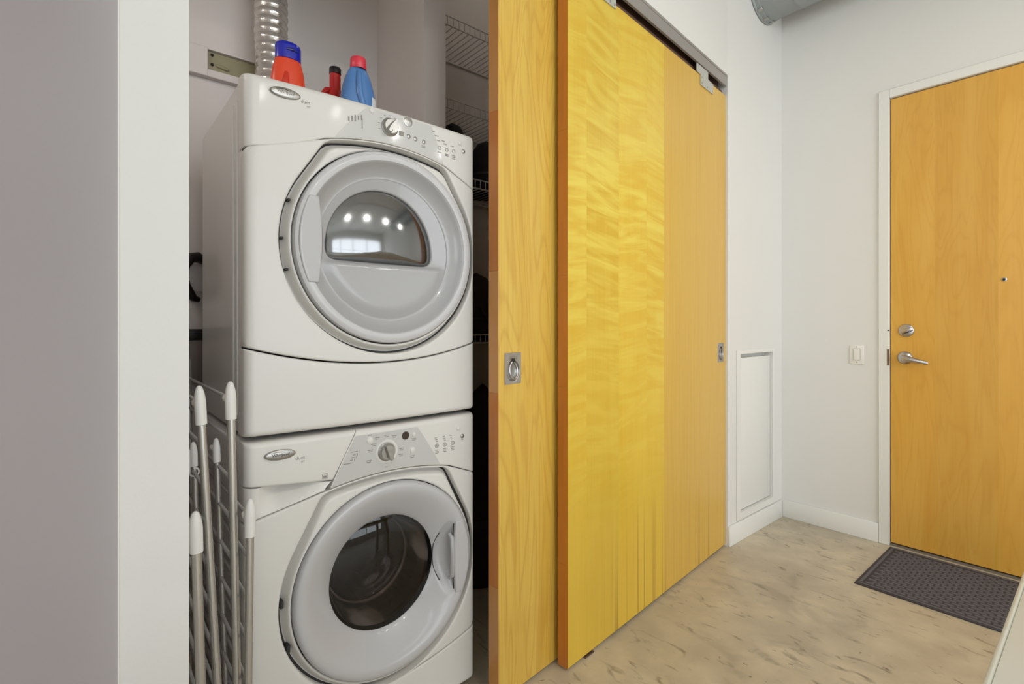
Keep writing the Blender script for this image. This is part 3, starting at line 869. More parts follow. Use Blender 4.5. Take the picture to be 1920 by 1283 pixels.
def knob(parent, Y, z, r, ang, x):
    k_ = lathe('knob', [(r * 1.12, 0.0), (r * 1.12, 0.003), (r * 1.0, 0.005), (r * 0.95, 0.012), (r * 0.86, 0.0145), (0, 0.015)], (x, Y, z), SILVER, parent, 'X', 40)
    # raised grip ridge
    c_, s_ = math.cos(ang), math.sin(ang)
    prof = [(-0.95, 0.30), (-0.5, 0.44), (0.2, 0.34), (0.98, 0.10)]
    V = []
    for (u, w_) in prof:
        for sgn, hgt, ww in ((-1, 0.010, 1.0), (-1, 0.026, 0.55), (1, 0.026, 0.55), (1, 0.010, 1.0)):
            uu, vv = u * r, sgn * w_ * r * ww
            V.append((x + hgt, Y + uu * s_ + vv * c_, z + uu * c_ - vv * s_))
    F = []
    for i in range(len(prof) - 1):
        for j in range(3):
            a_ = i * 4 + j; F.append([a_, a_ + 1, a_ + 5, a_ + 4])
    F += [[0, 1, 2, 3], [12, 13, 14, 15]]
    mk('knob_grip', V, F, SILVER, k_, smooth=30)
    return k_

def button(parent, Y, z, r, x, mat=None, name='button'):
    b_ = lathe(name, [(r * 1.18, -0.001), (r * 1.18, 0.0012), (r * 1.0, 0.0014), (r * 0.96, 0.003), (r * 0.8, 0.0038), (0, 0.004)], (x, Y, z), mat or ENAMEL, parent, 'X', 28)
    return b_

def ringmark(parent, Y, z, r, x):
    v, f = lathe_data([(r, -0.0003), (r, 0.0006), (r - 0.0016, 0.0006), (r - 0.0016, -0.0003)], (x, Y, z), 'X', 24)
    return mk('button_outline', v, f, INK, parent, smooth=None)

def print_lines(name, parent, items, xfun, mat=INK):
    """flat print: rows of short dashes standing for illegible legends; items (Y, z, w, h)"""
    V, F = [], []
    for (Y, z, w_, h_) in items:
        n = len(V)
        for (a_, b_) in ((-w_ / 2, -h_ / 2), (w_ / 2, -h_ / 2), (w_ / 2, h_ / 2), (-w_ / 2, h_ / 2)):
            V.append((xfun(Y + a_, z + b_) + 0.0007, Y + a_, z + b_))
        F.append([n, n + 1, n + 2, n + 3])
    return props(mk(name, V, F, mat, parent, smooth=None, recalc=False), kind='stuff')

def badge(parent, Y, z, xfun):
    x = xfun(Y, z)
    b_ = lathe('badge', [(1.0, 0.0), (1.0, 0.002), (0.96, 0.004), (0.88, 0.005), (0.5, 0.0062), (0.0, 0.0066)], (x - 0.0005, Y, z), BADGE, parent, 'X', 48, sx=0.038, sy=0.0135)
    text_mesh('badge_lettering', 'Whirlpool', Y - 0.001, z + 0.0005, x + 0.0062, 0.0100, INK_D, b_, shear=0.25, ext=0.0004)
    pts = []
    for k in range(15):
        t = math.radians(25 + 130 * k / 14)
        pts.append((x + 0.0060, Y - 0.006 + 0.020 * math.cos(t), z + 0.0015 + 0.0065 * math.sin(t)))
    v, f = tube_data(pts, [0.0002 + 0.0005 * math.sin(math.pi * k / 14) for k in range(15)], 6)
    mk('badge_swoosh', v, f, INK_D, b_)
    return b_

def body(root, z0, z1):
    v, f = box_data((-1.962, MY0 + 0.0008, z0), (-1.34, MY1 - 0.0008, z1 - 0.0008), 0.014, 3)
    bm = bmesh.new()
    bv = [bm.verts.new(p) for p in v]
    for q in f: bm.faces.new([bv[k] for k in q])
    bmesh.ops.bisect_plane(bm, geom=list(bm.verts) + list(bm.edges) + list(bm.faces), plane_co=(-1.41, 0, 0), plane_no=(1, 0, 0), clear_outer=True)
    bm.verts.index_update()
    v = [p.co.copy() for p in bm.verts]; f = [[p.index for p in q.verts] for q in bm.faces]
    bm.free()
    return mk('body', v, f, ENAMEL_S, root)

# ---------------- dryer (upper)
DZ0, DZ1 = 0.926, 1.834
DDZ = 1.431
dry = thing('dryer', (-1.67, MYC, DZ0), 'white front loading dryer stacked on top of the washer', 'dryer')
bd = body(dry, DZ0, DZ1)
# faint pressed ribs on the side panel
for xq in (-1.50, -1.455):
    vv, ff = box_data((xq - 0.006, MY0 - 0.0018, DZ0 + 0.05), (xq + 0.006, MY0 + 0.002, DZ1 - 0.05), 0.0017, 2)
    mk('pressed_rib', vv, ff, ENAMEL_S, bd)
CORN = (0.190, 0.271); ATOP = 0.296
zkD = machine_front(dry, DDZ, 1.648, CORN, ATOP, 1.100, 1.150, 1.652)
def zb_con(Y, dcz=DDZ, zl=1.648, zr=1.652):
    y = Y - DCY
    if abs(y) <= CORN[0]: return dcz + CORN[1] + (ATOP - CORN[1]) * (1 - (y / CORN[0]) ** 2) + 0.0065
    if y < 0:
        t = (Y - MY0) / (DCY - CORN[0] - MY0); t = max(0, min(1, t))
        return zl + (dcz + CORN[1] + 0.0065 - zl) * (0.55 * t + 0.45 * t * t) + 0.001
    t = (MY1 - Y) / (MY1 - DCY - CORN[0]); t = max(0, min(1, t))
    return zr + (dcz + CORN[1] + 0.0065 - zr) * t + 0.001
con = patch('console', MY0, MY1, zb_con, DZ1, xf, ENAMEL, dry, (0.022, 0.022, 0.004, 0.016), 40, 8, 0.03)
kp = patch('kick_panel', MY0, MY1, DZ0 + 0.003, lambda Y: zkD(Y) - 0.002, xf, ENAMEL, dry, (0.022, 0.022, 0.014, 0.006), 30, 8, 0.03)
# console graphics and controls
cov = patch('control_overlay', lambda t: 0.524 + 0.09 * t, lambda t: 0.872 - 0.045 * t, lambda Y: max(zb_con(Y) + 0.004, 1.70), DZ1 - 0.012, lambda Y, z: xf(Y) + 0.0006, OVERLAY, con, (0, 0, 0, 0), 24, 6, 0.001)
badge(con, 0.398, 1.800, xf)
text_mesh('model_lettering', 'duet', 0.447, 1.7905, 0, 0.0125, INK, con, xfun=xf, ext=0.0005)
text_mesh('model_lettering', 'HT', 0.455, 1.7795, 0, 0.007, INK, con, xfun=xf, ext=0.0005)
knob(con, 0.684, 1.782, 0.0235, 0.55, xf(0.684))
button(con, 0.629, 1.817, 0.0085, xf(0.629))
button(con, 0.743, 1.812, 0.0145, xf(0.743), SILVER, 'start_button')
box('rest_display', (xf(0.722) - 0.001, 0.713, 1.766), (xf(0.722) + 0.0012, 0.731, 1.780), INK, con, bev=0.0005, seg=1)
for (Y, z) in ((0.745, 1.770), (0.768, 1.768), (0.797, 1.766)): button(con, Y, z, 0.0062, xf(Y), SILVER)
for (Y, z) in ((0.856, 1.762), (0.884, 1.763), (0.911, 1.764)): ringmark(con, Y, z, 0.0062, xf(Y) + 0.0004)
button(con, 0.936, 1.797, 0.0072, xf(0.936)); button(con, 0.950, 1.773, 0.0062, xf(0.950), SILVER)
it = []
for k in range(5): it.append((0.562 + 0.009 * k, 1.786 + 0.003 * k - 0.01, 0.004, 0.012 + 0.003 * (k % 3)))
it.append((0.60, 1.772, 0.003, 0.028))
for k in range(6):
    t = math.radians(60 + 28 * k)
    it.append((0.684 + 0.034 * math.cos(t), 1.782 + 0.034 * math.sin(t), 0.007, 0.0022))
for (Y, z) in ((0.832, 1.808), (0.845, 1.797), (0.852, 1.784), (0.870, 1.787), (0.878, 1.779), (0.905, 1.779), (0.856, 1.748), (0.884, 1.748), (0.884, 1.744), (0.911, 1.750), (0.911, 1.745), (0.911, 1.740), (0.797, 1.754), (0.797, 1.750)):
    it.append((Y, z, 0.013, 0.0022))
print_lines('legend_print', con, it, lambda Y, z: xf(Y) + 0.0004)

# dryer door
dd = lathe('door', [(0.2755, -0.028), (0.2762, -0.004), (0.2735, 0.003), (0.267, 0.0065), (0.258, 0.0075), (0.250, 0.006), (0.2470, 0.002)],
           (XC + 0.004, DCY, DDZ), DRIM, dry, 'X', 160)
lathe('inner_bevel', [(0.2470, 0.002), (0.2445, 0.0), (0.240, -0.006), (0.226, -0.018), (0.212, -0.027), (0.207, -0.0285), (0.204, -0.0275)],
           (XC + 0.004, DCY, DDZ), DGREY2, dd, 'X', 160)
# inner dish around the half-dome window
WCY, WCZ = 0.676, 1.425
def win_outline(s=1.0):
    P = []
    hw_, top, bot, rc = 0.168 * s, 0.176 * s, -0.036 * s, 0.028
    for k in range(41):
        t = math.pi * k / 40
        P.append((hw_ * math.cos(t), bot + rc + (top - bot - rc) * math.sin(t) ** 0.95 if 0 < k < 40 else bot + rc))
    P.append((-hw_ + 0.006, bot + 0.010)); P.append((-hw_ + 0.022, bot)); P.append((hw_ - 0.022, bot)); P.append((hw_ - 0.006, bot + 0.010))
    return P
wo = smooth_polar(win_outline(), ANG, 0.03)
circ = {}
for a in ANG:
    # ray from the window centre to the dish circle around the door centre
    oy, oz = WCY - DCY, WCZ - DDZ; dy, dz = math.cos(a), math.sin(a)
    b_ = oy * dy + oz * dz; c_ = oy * oy + oz * oz - 0.206 ** 2
    circ[a] = -b_ + math.sqrt(b_ * b_ - c_)
def xdish(Y, z, t):
    x = XC + 0.004 - 0.0285 - 0.010 * (1 - t)
    zz = z - (WCZ - 0.036)
    # the lower half swells out below a horizontal ledge
    if zz < 0: x += 0.013 * min(1, max(0, (-zz) / 0.012)) * min(1, max(0.0, (0.206 - math.hypot(Y - DCY, z - DDZ)) / 0.03))
    return x
v, f = star_data(WCY, WCZ, lambda a: circ[a], lambda a: wo(a), xdish, [0, 0.03, 0.06, 0.1, 0.15, 0.2, 0.27, 0.35, 0.45, 0.55, 0.65, 0.75, 0.83, 0.9, 0.95, 1.0], ANG, 0, 0.02, 0, 0.004)
mk('inner_dish', v, f, DGREY2, dd, smooth=60)
# window: convex half-dome glass
V, F = [], []
rows = [0.0, 0.12, 0.25, 0.4, 0.55, 0.7, 0.82, 0.91, 0.97, 1.0]
for t in rows:
    for a in ANG[::2]:
        R = wo(a) * 1.01 * t
        V.append((XC - 0.036 + 0.030 * (1 - t * t) ** 0.8 - 0.004, WCY + R * math.cos(a), WCZ + R * math.sin(a)))
n = len(ANG[::2])
for j in range(len(rows) - 1):
    for k in range(n):
        F.append([j * n + k, j * n + (k + 1) % n, (j + 1) * n + (k + 1) % n, (j + 1) * n + k])
mk('window_glass', V, F, G_DRY, dd, smooth=80)
lathe('drum', [(0.215, -0.062), (0.215, -0.45), (0.0, -0.452)], (XC, DCY, DDZ), DRUM_D, dry, 'X', 64)
lathe('drum_lip', [(0.222, -0.060), (0.222, -0.052), (0.190, -0.050), (0.184, -0.058), (0.215, -0.066)], (XC, DCY, DDZ), DRUM_D, dry, 'X', 64)
tube('drum_baffle', [(XC - 0.09, DCY - 0.06, DDZ + 0.200), (XC - 0.43, DCY - 0.06, DDZ + 0.200)], 0.022, DRUM_D, dry, 12)
# pull flap on the left of the dryer door
patch('door_pull', lambda t: DCY - math.sqrt(0.2655 ** 2 - (-0.112 + 0.228 * t) ** 2), lambda t: DCY - 0.2135 + 0.010 * (1 - (2 * t - 1) ** 2), DDZ - 0.112, DDZ + 0.116,
      lambda Y, z: XC + 0.0165 - 0.10 * max(0, (Y - (DCY - 0.262))) , DGREY, dd, (0.005, 0.004, 0.004, 0.004), 8, 16, 0.022)
tube('pull_gap_shade', [(XC - 0.0005 - 0.006 * abs(2 * t - 1), DCY - 0.2115 + 0.010 * (1 - (2 * t - 1) ** 2), DDZ - 0.110 + 0.224 * t) for t in [k / 14 for k in range(15)]], 0.0022, GASKET, dd, 6)  # dark strip standing in for the shadow along the flap's right edge
for (q, zz) in ((0.299, 0.10), (0.2995, 0.0), (0.298, -0.08)):
    t = math.pi - math.asin(zz / q)
    vv, ff = box_data((XC - 0.030, -0.004, -0.003), (XC - 0.012, 0.004, 0.003), 0.001, 1)
    mk('surround_clip', [(p[0], DCY + q * math.cos(t) + p[1], DDZ + zz + p[2]) for p in vv], ff, GASKET, dry)

# ---------------- washer (lower)
WZ1 = 0.918; WZ0 = 0.0
WDZ = 0.472
was = thing('washer', (-1.67, MYC, 0), 'white front loading washer below the dryer with dark round window', 'washing machine')
body(was, 0.02, WZ1)
for (x_, y_) in ((-1.45, 0.36), (-1.45, 0.95), (-1.90, 0.36), (-1.90, 0.95)):
    lathe('foot', [(0.0, 0.0), (0.025, 0.0), (0.025, 0.008), (0.012, 0.012), (0.012, 0.03), (0, 0.03)], (x_, y_, 0.0), GASKET, was, 'Z', 20)
CORN_W = (0.198, 0.283); ATOP_W = 0.306
_c, _t = CORN, ATOP
zkW = machine_front(was, WDZ, 0.716, CORN_W, ATOP_W, 0.166, 0.212, 0.716)
patch('kick_panel', MY0, MY1, 0.035, lambda Y: zkW(Y) - 0.002, xf, ENAMEL, was, (0.022, 0.022, 0.014, 0.006), 30, 8, 0.03)
def arch_w(Y):
    y = Y - DCY
    if abs(y) <= CORN_W[0]: return WDZ + CORN_W[1] + (ATOP_W - CORN_W[1]) * (1 - (y / CORN_W[0]) ** 2) + 0.0065
    if y < 0:
        t = max(0, min(1, (Y - MY0) / (DCY - CORN_W[0] - MY0)))
        return 0.716 + (WDZ + CORN_W[1] + 0.0065 - 0.716) * t + 0.001
    t = max(0, min(1, (MY1 - Y) / (MY1 - DCY - CORN_W[0])))
    return 0.716 + (WDZ + CORN_W[1] + 0.0065 - 0.716) * t + 0.001
ztop = WZ1 - 0.003
slant = lambda z: 0.583 - (0.912 - z) * 0.54
def con_l(t):
    z = 0.775 + (ztop - 0.775) * t
    return slant(z) + 0.0015
conw = patch('console', con_l, MY1, arch_w, ztop, xf, ENAMEL, was, (0.002, 0.022, 0.004, 0.014), 36, 8, 0.03)
# detergent drawer
dwr = patch('detergent_drawer', MY0, lambda t: slant(0.792 + (ztop - 0.792) * t) - 0.001, lambda Y: 0.806 - 0.018 * (Y - 0.305) / 0.21, ztop, xf, ENAMEL, was, (0.022, 0.002, 0.006, 0.014), 20, 8, 0.03)
# hand scoop below the drawer
def xscoop(Y, z):
    t = max(0, min(1, (z - arch_w(Y)) / 0.05))
    e = max(0, min(1, (Y - 0.335) / 0.05)) * max(0, min(1, (0.525 - Y) / 0.09))
    return xf(Y) - 0.002 - 0.046 * e * t ** 1.2
patch('drawer_scoop', MY0, lambda t: 0.494 + 0.022 * t, arch_w, lambda Y: 0.8035 - 0.018 * (Y - 0.305) / 0.21, xscoop, ENAMEL, was, (0.022, 0.0, 0.003, 0.0), 24, 12, 0.02)
patch('control_overlay', lambda t: slant(0.783 + (ztop - 0.012 - 0.783) * t) + 0.003, lambda t: 0.858 - 0.082 * t, lambda Y: max(arch_w(Y) + 0.004, 0.764), ztop - 0.016, lambda Y, z: xf(Y) + 0.0006, OVERLAY, conw, (0, 0, 0, 0), 24, 6, 0.001)
badge(dwr, 0.386, 0.878, xf)
text_mesh('model_lettering', 'duet', 0.434, 0.862, 0, 0.0130, INK, dwr, xfun=xf, ext=0.0005)
text_mesh('model_lettering', 'HT', 0.441, 0.8515, 0, 0.007, INK, dwr, xfun=xf, ext=0.0005)
print_lines('efficiency_mark', dwr, [(0.497, 0.8095, 0.014, 0.0012), (0.497, 0.7975, 0.014, 0.0012), (0.4905, 0.8035, 0.001, 0.012), (0.5035, 0.8035, 0.001, 0.012), (0.497, 0.802, 0.009, 0.006)], lambda Y, z: xf(Y) + 0.0004)
kb = knob(conw, 0.673, 0.841, 0.0235, -0.45, xf(0.673))
lathe('knob_dial_ring', [(0.0275, -0.0004), (0.0275, 0.0010), (0.0340, 0.0010), (0.0345, -0.0004)], (xf(0.673) + 0.0002, 0.675, 0.842), ENAMEL, conw, 'X', 40)
button(conw, 0.622, 0.881, 0.0088, xf(0.622))
dsp = lathe('display_bezel', [(0.0142, -0.0004), (0.0142, 0.0014), (0.0122, 0.0016)], (xf(0.735), 0.735, 0.879), OVERLAY, conw, 'X', 32)
lathe('display', [(0.0, 0.0013), (0.0124, 0.0013), (0.0124, 0.0010)], (xf(0.735), 0.735, 0.879), DISPLAY, conw, 'X', 32)
button(conw, 0.763, 0.878, 0.0056, xf(0.763)); button(conw, 0.758, 0.832, 0.0080, xf(0.758))
for (Y, z) in ((0.846, 0.831), (0.876, 0.830), (0.907, 0.830)): ringmark(conw, Y, z, 0.0068, xf(Y) + 0.0004)
button(conw, 0.930, 0.874, 0.0072, xf(0.930)); button(conw, 0.946, 0.846, 0.0060, xf(0.946), SILVER)
it = []
for (Y, z) in ((0.645, 0.886), (0.674, 0.889), (0.699, 0.884), (0.634, 0.869), (0.625, 0.853), (0.620, 0.824), (0.722, 0.843), (0.720, 0.826), (0.758, 0.815), (0.763, 0.866)):
    it += [(Y, z, 0.016, 0.0024), (Y, z - 0.0045, 0.012, 0.002)]
for k, (Y, z) in enumerate(((0.581, 0.856), (0.577, 0.848), (0.573, 0.841), (0.569, 0.834), (0.560, 0.826))):
    it += [(Y - 0.004 * (k in (0, 4)), z, 0.008 + 0.012 * (k in (0, 4)), 0.0022)]
    it.append((0.591 - 0.0045 * k, z - 0.0005, 0.0012, 0.007))
for (Y, z0_) in ((0.842, 0.856), (0.872, 0.856), (0.900, 0.855)):
    for q in range(3): it.append((Y + 0.002 * q, z0_ - 0.006 * q, 0.008, 0.002))
for Y in (0.846, 0.876, 0.907):
    for q in range(3): it.append((Y, 0.817 - 0.0045 * q, 0.012, 0.002))
it += [(0.622, 0.896, 0.012, 0.002), (0.673, 0.797, 0.010, 0.002), (0.946, 0.834, 0.009, 0.0016), (0.846, 0.831, 0.003, 0.007), (0.876, 0.830, 0.003, 0.007), (0.907, 0.830, 0.003, 0.007)]
print_lines('legend_print', conw, it, lambda Y, z: xf(Y) + 0.0004)

# washer door with grip scoop on the right
def wmod(r, t):
    y, z = r * math.cos(t), r * math.sin(t)
    if r < 0.168 or r > 0.262 or y < 0.1: return 0.0
    u = (y - 0.202) / 0.036; w_ = z / 0.118
    q = 1 - (u * u + w_ * w_)
    return -0.020 * (q * q * (3 - 2 * q)) ** 0.7 if q > 0 else 0.0
pr = [(0.2765, -0.028), (0.2772, -0.004), (0.2745, 0.003), (0.268, 0.0065), (0.260, 0.0075), (0.252, 0.006)]
pr += [(0.252 - (0.252 - 0.172) * k / 18, 0.006 - 0.052 * (k / 18) ** 1.25) for k in range(1, 19)]
pr += [(0.168, -0.050), (0.165, -0.053)]
wd = lathe('door', pr, (XC + 0.004, DCY, WDZ), DGREY, was, 'X', 200, mod=wmod, smooth=50)
V, F = lathe_data([(0.1655, -0.0525), (0.15, -0.0485), (0.12, -0.0425), (0.08, -0.0375), (0.04, -0.035), (0.002, -0.034)], (XC + 0.004, DCY, WDZ), 'X', 96, False, True)
mk('window_glass', V, F, G_WASH, wd, smooth=80)
lathe('window_bowl', [(0.158, -0.062), (0.150, -0.10), (0.138, -0.155), (0.130, -0.172), (0.118, -0.178), (0.09, -0.176), (0.05, -0.173), (0.001, -0.172)], (XC, DCY, WDZ), G_BOWL, wd, 'X', 80, smooth=80)
lathe('bowl_rim', [(0.137, -0.160), (0.140, -0.166), (0.137, -0.172), (0.132, -0.172), (0.130, -0.166), (0.137, -0.160)], (XC, DCY, WDZ), M('glossy_glass_rim', (150, 142, 136), 0.12, coat=0.6), wd, 'X', 80)
lathe('rubber_boot', [(0.170, -0.060), (0.185, -0.08), (0.176, -0.10), (0.19, -0.125), (0.178, -0.15), (0.20, -0.165)], (XC, DCY, WDZ), RUBBER, was, 'X', 64)
lathe('drum', [(0.205, -0.165), (0.245, -0.175), (0.245, -0.50), (0.0, -0.505)], (XC, DCY, WDZ), DRUM_W, was, 'X', 64)
for k in range(3):
    t = math.radians(50 + 120 * k)
    y_, z_ = DCY + 0.225 * math.cos(t), WDZ + 0.225 * math.sin(t)
    tube('drum_lifter', [(XC - 0.19, y_, z_), (XC - 0.21, y_, z_), (XC - 0.46, y_, z_), (XC - 0.48, y_, z_)], [0.012, 0.03, 0.03, 0.012], M('grey_lifter_plastic', (128, 122, 116), 0.35), was, 14)
lathe('drum_spider', [(0.0, -0.470), (0.05, -0.472), (0.09, -0.490), (0.10, -0.504)], (XC, DCY, WDZ), STEEL, was, 'X', 40)
patch('door_pull', lambda t: DCY + 0.2165 - 0.004 * (1 - (2 * t - 1) ** 2), lambda t: DCY + math.sqrt(0.2665 ** 2 - (-0.114 + 0.226 * t) ** 2), WDZ - 0.114, WDZ + 0.112,
      lambda Y, z: XC + 0.0155 - 0.06 * max(0, (DCY + 0.262 - Y)), DGREY, wd, (0.004, 0.005, 0.004, 0.004), 8, 16, 0.022)
tube('grip_bar', [(XC - 0.010, DCY + 0.206, WDZ - 0.070), (XC + 0.002, DCY + 0.2075, WDZ - 0.060), (XC + 0.006, DCY + 0.2085, WDZ), (XC + 0.002, DCY + 0.2075, WDZ + 0.060), (XC - 0.010, DCY + 0.206, WDZ + 0.070)], [0.006, 0.0085, 0.009, 0.0085, 0.006], DGREY2, wd, 12)
pts = []
for k in range(17):
    z = -0.075 + 0.150 * k / 16
    y = 0.173 - 0.006 * (z / 0.075) ** 2 * -1 - 0.010 * (1 - (z / 0.075) ** 2)
    r = math.hypot(y, z); q = max(0, min(1, (0.252 - r) / 0.080))
    pts.append((XC + 0.004 + 0.006 - 0.052 * q ** 1.25 - 0.0005, DCY + y, WDZ + z))
v, f = tube_data(pts, 0.0012, 6); mk('grip_groove', v, f, GASKET, wd)
tube('pull_gap_shade', [(XC + 0.001, DCY + 0.2150 - 0.004 * (1 - (2 * t - 1) ** 2), WDZ - 0.110 + 0.218 * t) for t in [k / 14 for k in range(15)]], 0.0018, GASKET, wd, 6)  # dark strip in place of the shadow beside the washer flap
for zz in (0.02, -0.10):
    q = 0.300; t = math.pi - math.asin(zz / q)
    vv, ff = box_data((XC - 0.034, -0.004, -0.010), (XC - 0.012, 0.004, 0.010), 0.001, 1)
    mk('surround_clip', [(p[0], DCY + q * math.cos(t) + p[1], WDZ + zz + p[2]) for p in vv], ff, GASKET, was)

# ------------------------------------------------------------------ bottles on the dryer
def rounded_bottle(name, label, Yc, Xc, z0, prof, mat, sx, sy):
    """oval body of revolution; prof (radius, height)"""
    t = thing(name, (Xc, Yc, z0), label, 'bottle', 'laundry bottles on the dryer')
    return t, lathe('bottle_body', prof, (Xc, Yc, z0), mat, t, 'Z', 48, True, False, None, sx=sx, sy=sy, smooth=60)
ZT_D = DZ1 + 0.0005
# orange bottle with blue cap
t1, b1 = rounded_bottle('detergent_bottle', 'orange detergent bottle with royal blue cap at the left end of the dryer top', 0.470, -1.59, ZT_D,
    [(0.043, 0.0), (0.047, 0.006), (0.049, 0.02), (0.050, 0.06), (0.048, 0.10), (0.044, 0.13), (0.0385, 0.150), (0.036, 0.160), (0.030, 0.161), (0.0, 0.1615)], ORANGE, 0.62, 1.0)
tube('grip_hollow_shade', [(-1.5655, 0.452, ZT_D + 0.04), (-1.5660, 0.456, ZT_D + 0.085), (-1.5685, 0.459, ZT_D + 0.112), (-1.5710, 0.460, ZT_D + 0.122)], [0.010, 0.011, 0.009, 0.003], M('shaded_orange_plastic', (206, 56, 34), 0.35), t1, 14)  # raised patch; the hollow's shade is put in as darker orange
cp = lathe('cap', [(0.030, 0.158), (0.0375, 0.159), (0.0378, 0.196), (0.036, 0.204), (0.030, 0.2085), (0.0, 0.2095)], (-1.59, 0.470, ZT_D), BLUECAP, t1, 'Z', 48, sx=0.68, sy=0.98)
tube('cap_recess_shade', [(-1.5665, 0.458, ZT_D + 0.184), (-1.565, 0.476, ZT_D + 0.185), (-1.570, 0.491, ZT_D + 0.183)], [0.003, 0.006, 0.003], M('shaded_blue_plastic', (14, 20, 110), 0.3), cp, 10)  # recess not cut, its shade painted as a deeper blue strip
# small red bottle with black cap
RX, RY = -1.715, 0.660
t2_, b2_ = rounded_bottle('spout_bottle', 'red bottle with a black cap standing behind the blue bottle', RY, RX, ZT_D,
    [(0.034, 0.0), (0.038, 0.006), (0.039, 0.10), (0.034, 0.135), (0.024, 0.160), (0.0190, 0.175), (0.0185, 0.222), (0.0180, 0.230), (0.0, 0.231)], RED, 0.8, 1.0)
tube('handle', [(RX, RY - 0.028, ZT_D + 0.085), (RX, RY - 0.040, ZT_D + 0.125), (RX, RY - 0.040, ZT_D + 0.150), (RX, RY - 0.030, ZT_D + 0.166), (RX, RY - 0.010, ZT_D + 0.172)], [0.008, 0.0095, 0.0095, 0.009, 0.007], RED, t2_, 12)
lathe('cap', [(0.0186, 0.226), (0.0195, 0.227), (0.0195, 0.244), (0.018, 0.2475), (0.0, 0.248)], (RX, RY, ZT_D), BLACK, t2_, 'Z', 36)
# blue bottle with coral cap
t3, b3 = rounded_bottle('softener_bottle', 'translucent blue softener bottle with coral red cap, largest on the dryer', 0.686, -1.585, ZT_D,
    [(0.052, 0.0), (0.058, 0.008), (0.061, 0.03), (0.0605, 0.07), (0.057, 0.11), (0.051, 0.14), (0.043, 0.168), (0.034, 0.190), (0.029, 0.198), (0.026, 0.203), (0.0, 0.204)], BLUE, 0.62, 1.0)
tube('handle_ridge', [(-1.560, 0.678, ZT_D + 0.186), (-1.553, 0.675, ZT_D + 0.15), (-1.549, 0.676, ZT_D + 0.11), (-1.547, 0.690, ZT_D + 0.06)], [0.006, 0.010, 0.011, 0.010], BLUE, t3, 12)
lathe('cap', [(0.0255, 0.200), (0.0262, 0.201), (0.0250, 0.232), (0.0235, 0.236), (0.0, 0.237)], (-1.585, 0.686, ZT_D), PINKCAP, t3, 'Z', 40)
lab = []
V, F = [], []
for i in range(9):
    for j in range(2):
        a = math.radians(35 + 40 * i / 8); R = 0.0612 if j == 0 else 0.0585
        V.append((-1.585 + 0.625 * R * math.cos(a), 0.686 + R * math.sin(a), ZT_D + (0.02 if j == 0 else 0.112)))
for i in range(8): F.append([2 * i, 2 * i + 2, 2 * i + 3, 2 * i + 1])
mk('paper_label', V, F, WHITELAB, t3)

# ------------------------------------------------------------------ foil duct behind the dryer
prof = []
z = 1.55
k = 0
while z < 3.40:
    prof += [(0.0535, z), (0.0580, z + 0.008), (0.0600, z + 0.016), (0.0580, z + 0.024)]
    z += 0.031
def fmod_center(zv): return 0.010 * math.sin(zv * 2.3)
v, f = lathe_data(prof, (-2.055, 0.548, 0.0), 'Z', 40)
v = [(x + 0.01 * math.sin(zz * 2.1), y + 0.012 * math.sin((zz - 2.4) * 1.9) * -1 + 0.0012 * math.sin(31 * zz + 5 * x), zz) for (x, y, zz) in v]
fd = thing('exhaust_hose', (-2.05, 0.548, 1.55), 'silver foil flexible exhaust hose rising behind the dryer', 'exhaust hose')
mk('foil_hose', v, f, FOIL, fd, smooth=50)
lathe('hose_clamp', [(0.0615, 1.56), (0.063, 1.562), (0.063, 1.574), (0.0615, 1.576)], (-2.055 + 0.01 * math.sin(1.57 * 2.1), 0.548 - 0.012 * math.sin(-0.83 * 1.9), 0), STEEL, fd, 'Z', 40)

# wall box strip on the closet back wall
ws = thing('wall_bracket_strip', (XB, 0.42, 2.135), 'white wall strip with an olive metal plate above the dryer', 'bracket')
sv = merge(box_data((XB + 0.0005, 0.08, 2.130), (XB + 0.030, 0.358, 2.238), 0.002, 1), box_data((XB + 0.0005, 0.358, 2.130), (XB + 0.030, 0.565, 2.158), 0.002, 1),
           box_data((XB + 0.0005, 0.358, 2.231), (XB + 0.030, 0.565, 2.238), 0.001, 1))
mk('strip', *sv, WALL_C, ws)
op_ = box('olive_plate', (XB + 0.0005, 0.359, 2.159), (XB + 0.016, 0.560, 2.230), OLIVE, ws, bev=0.001, seg=1)
for (yy, zz) in ((0.374, 2.219), (0.374, 2.183)):
    lathe('screw_hole', [(0, 0.0), (0.006, 0.0), (0.006, 0.0016), (0, 0.0018)], (XB + 0.0155, yy, zz), DARK, op_, 'X', 16)
tube('slot_bar', [(XB + 0.017, 0.385, 2.183), (XB + 0.019, 0.39, 2.183), (XB + 0.019, 0.425, 2.178), (XB + 0.017, 0.43, 2.177)], [0.003, 0.0065, 0.0065, 0.003], OLIVE, op_, 10)

# dark hookup parts on the back wall, seen past the left side of the dryer
hs = thing('utility_hose', (XB, 0.31, 1.30), 'black curved hose on the closet wall left of the dryer', 'hose')
tube('hose_loop', [(XB + 0.02, 0.345, 1.445), (XB + 0.03, 0.325, 1.455), (XB + 0.04, 0.300, 1.450), (XB + 0.045, 0.285, 1.42), (XB + 0.045, 0.280, 1.385), (XB + 0.04, 0.288, 1.35), (XB + 0.035, 0.300, 1.325), (XB + 0.03, 0.312, 1.305), (XB + 0.02, 0.33, 1.300)],
     [0.016, 0.020, 0.020, 0.015, 0.014, 0.014, 0.015, 0.014, 0.010], BLACK, hs, 12)
box('wall_plate', (XB + 0.0005, 0.24, 1.33), (XB + 0.012, 0.36, 1.43), WALL_C, hs, bev=0.002)
hb = thing('hookup_box', (XB, 0.3, 1.0), 'grey hookup box with dark slot low on the closet wall', 'utility box')
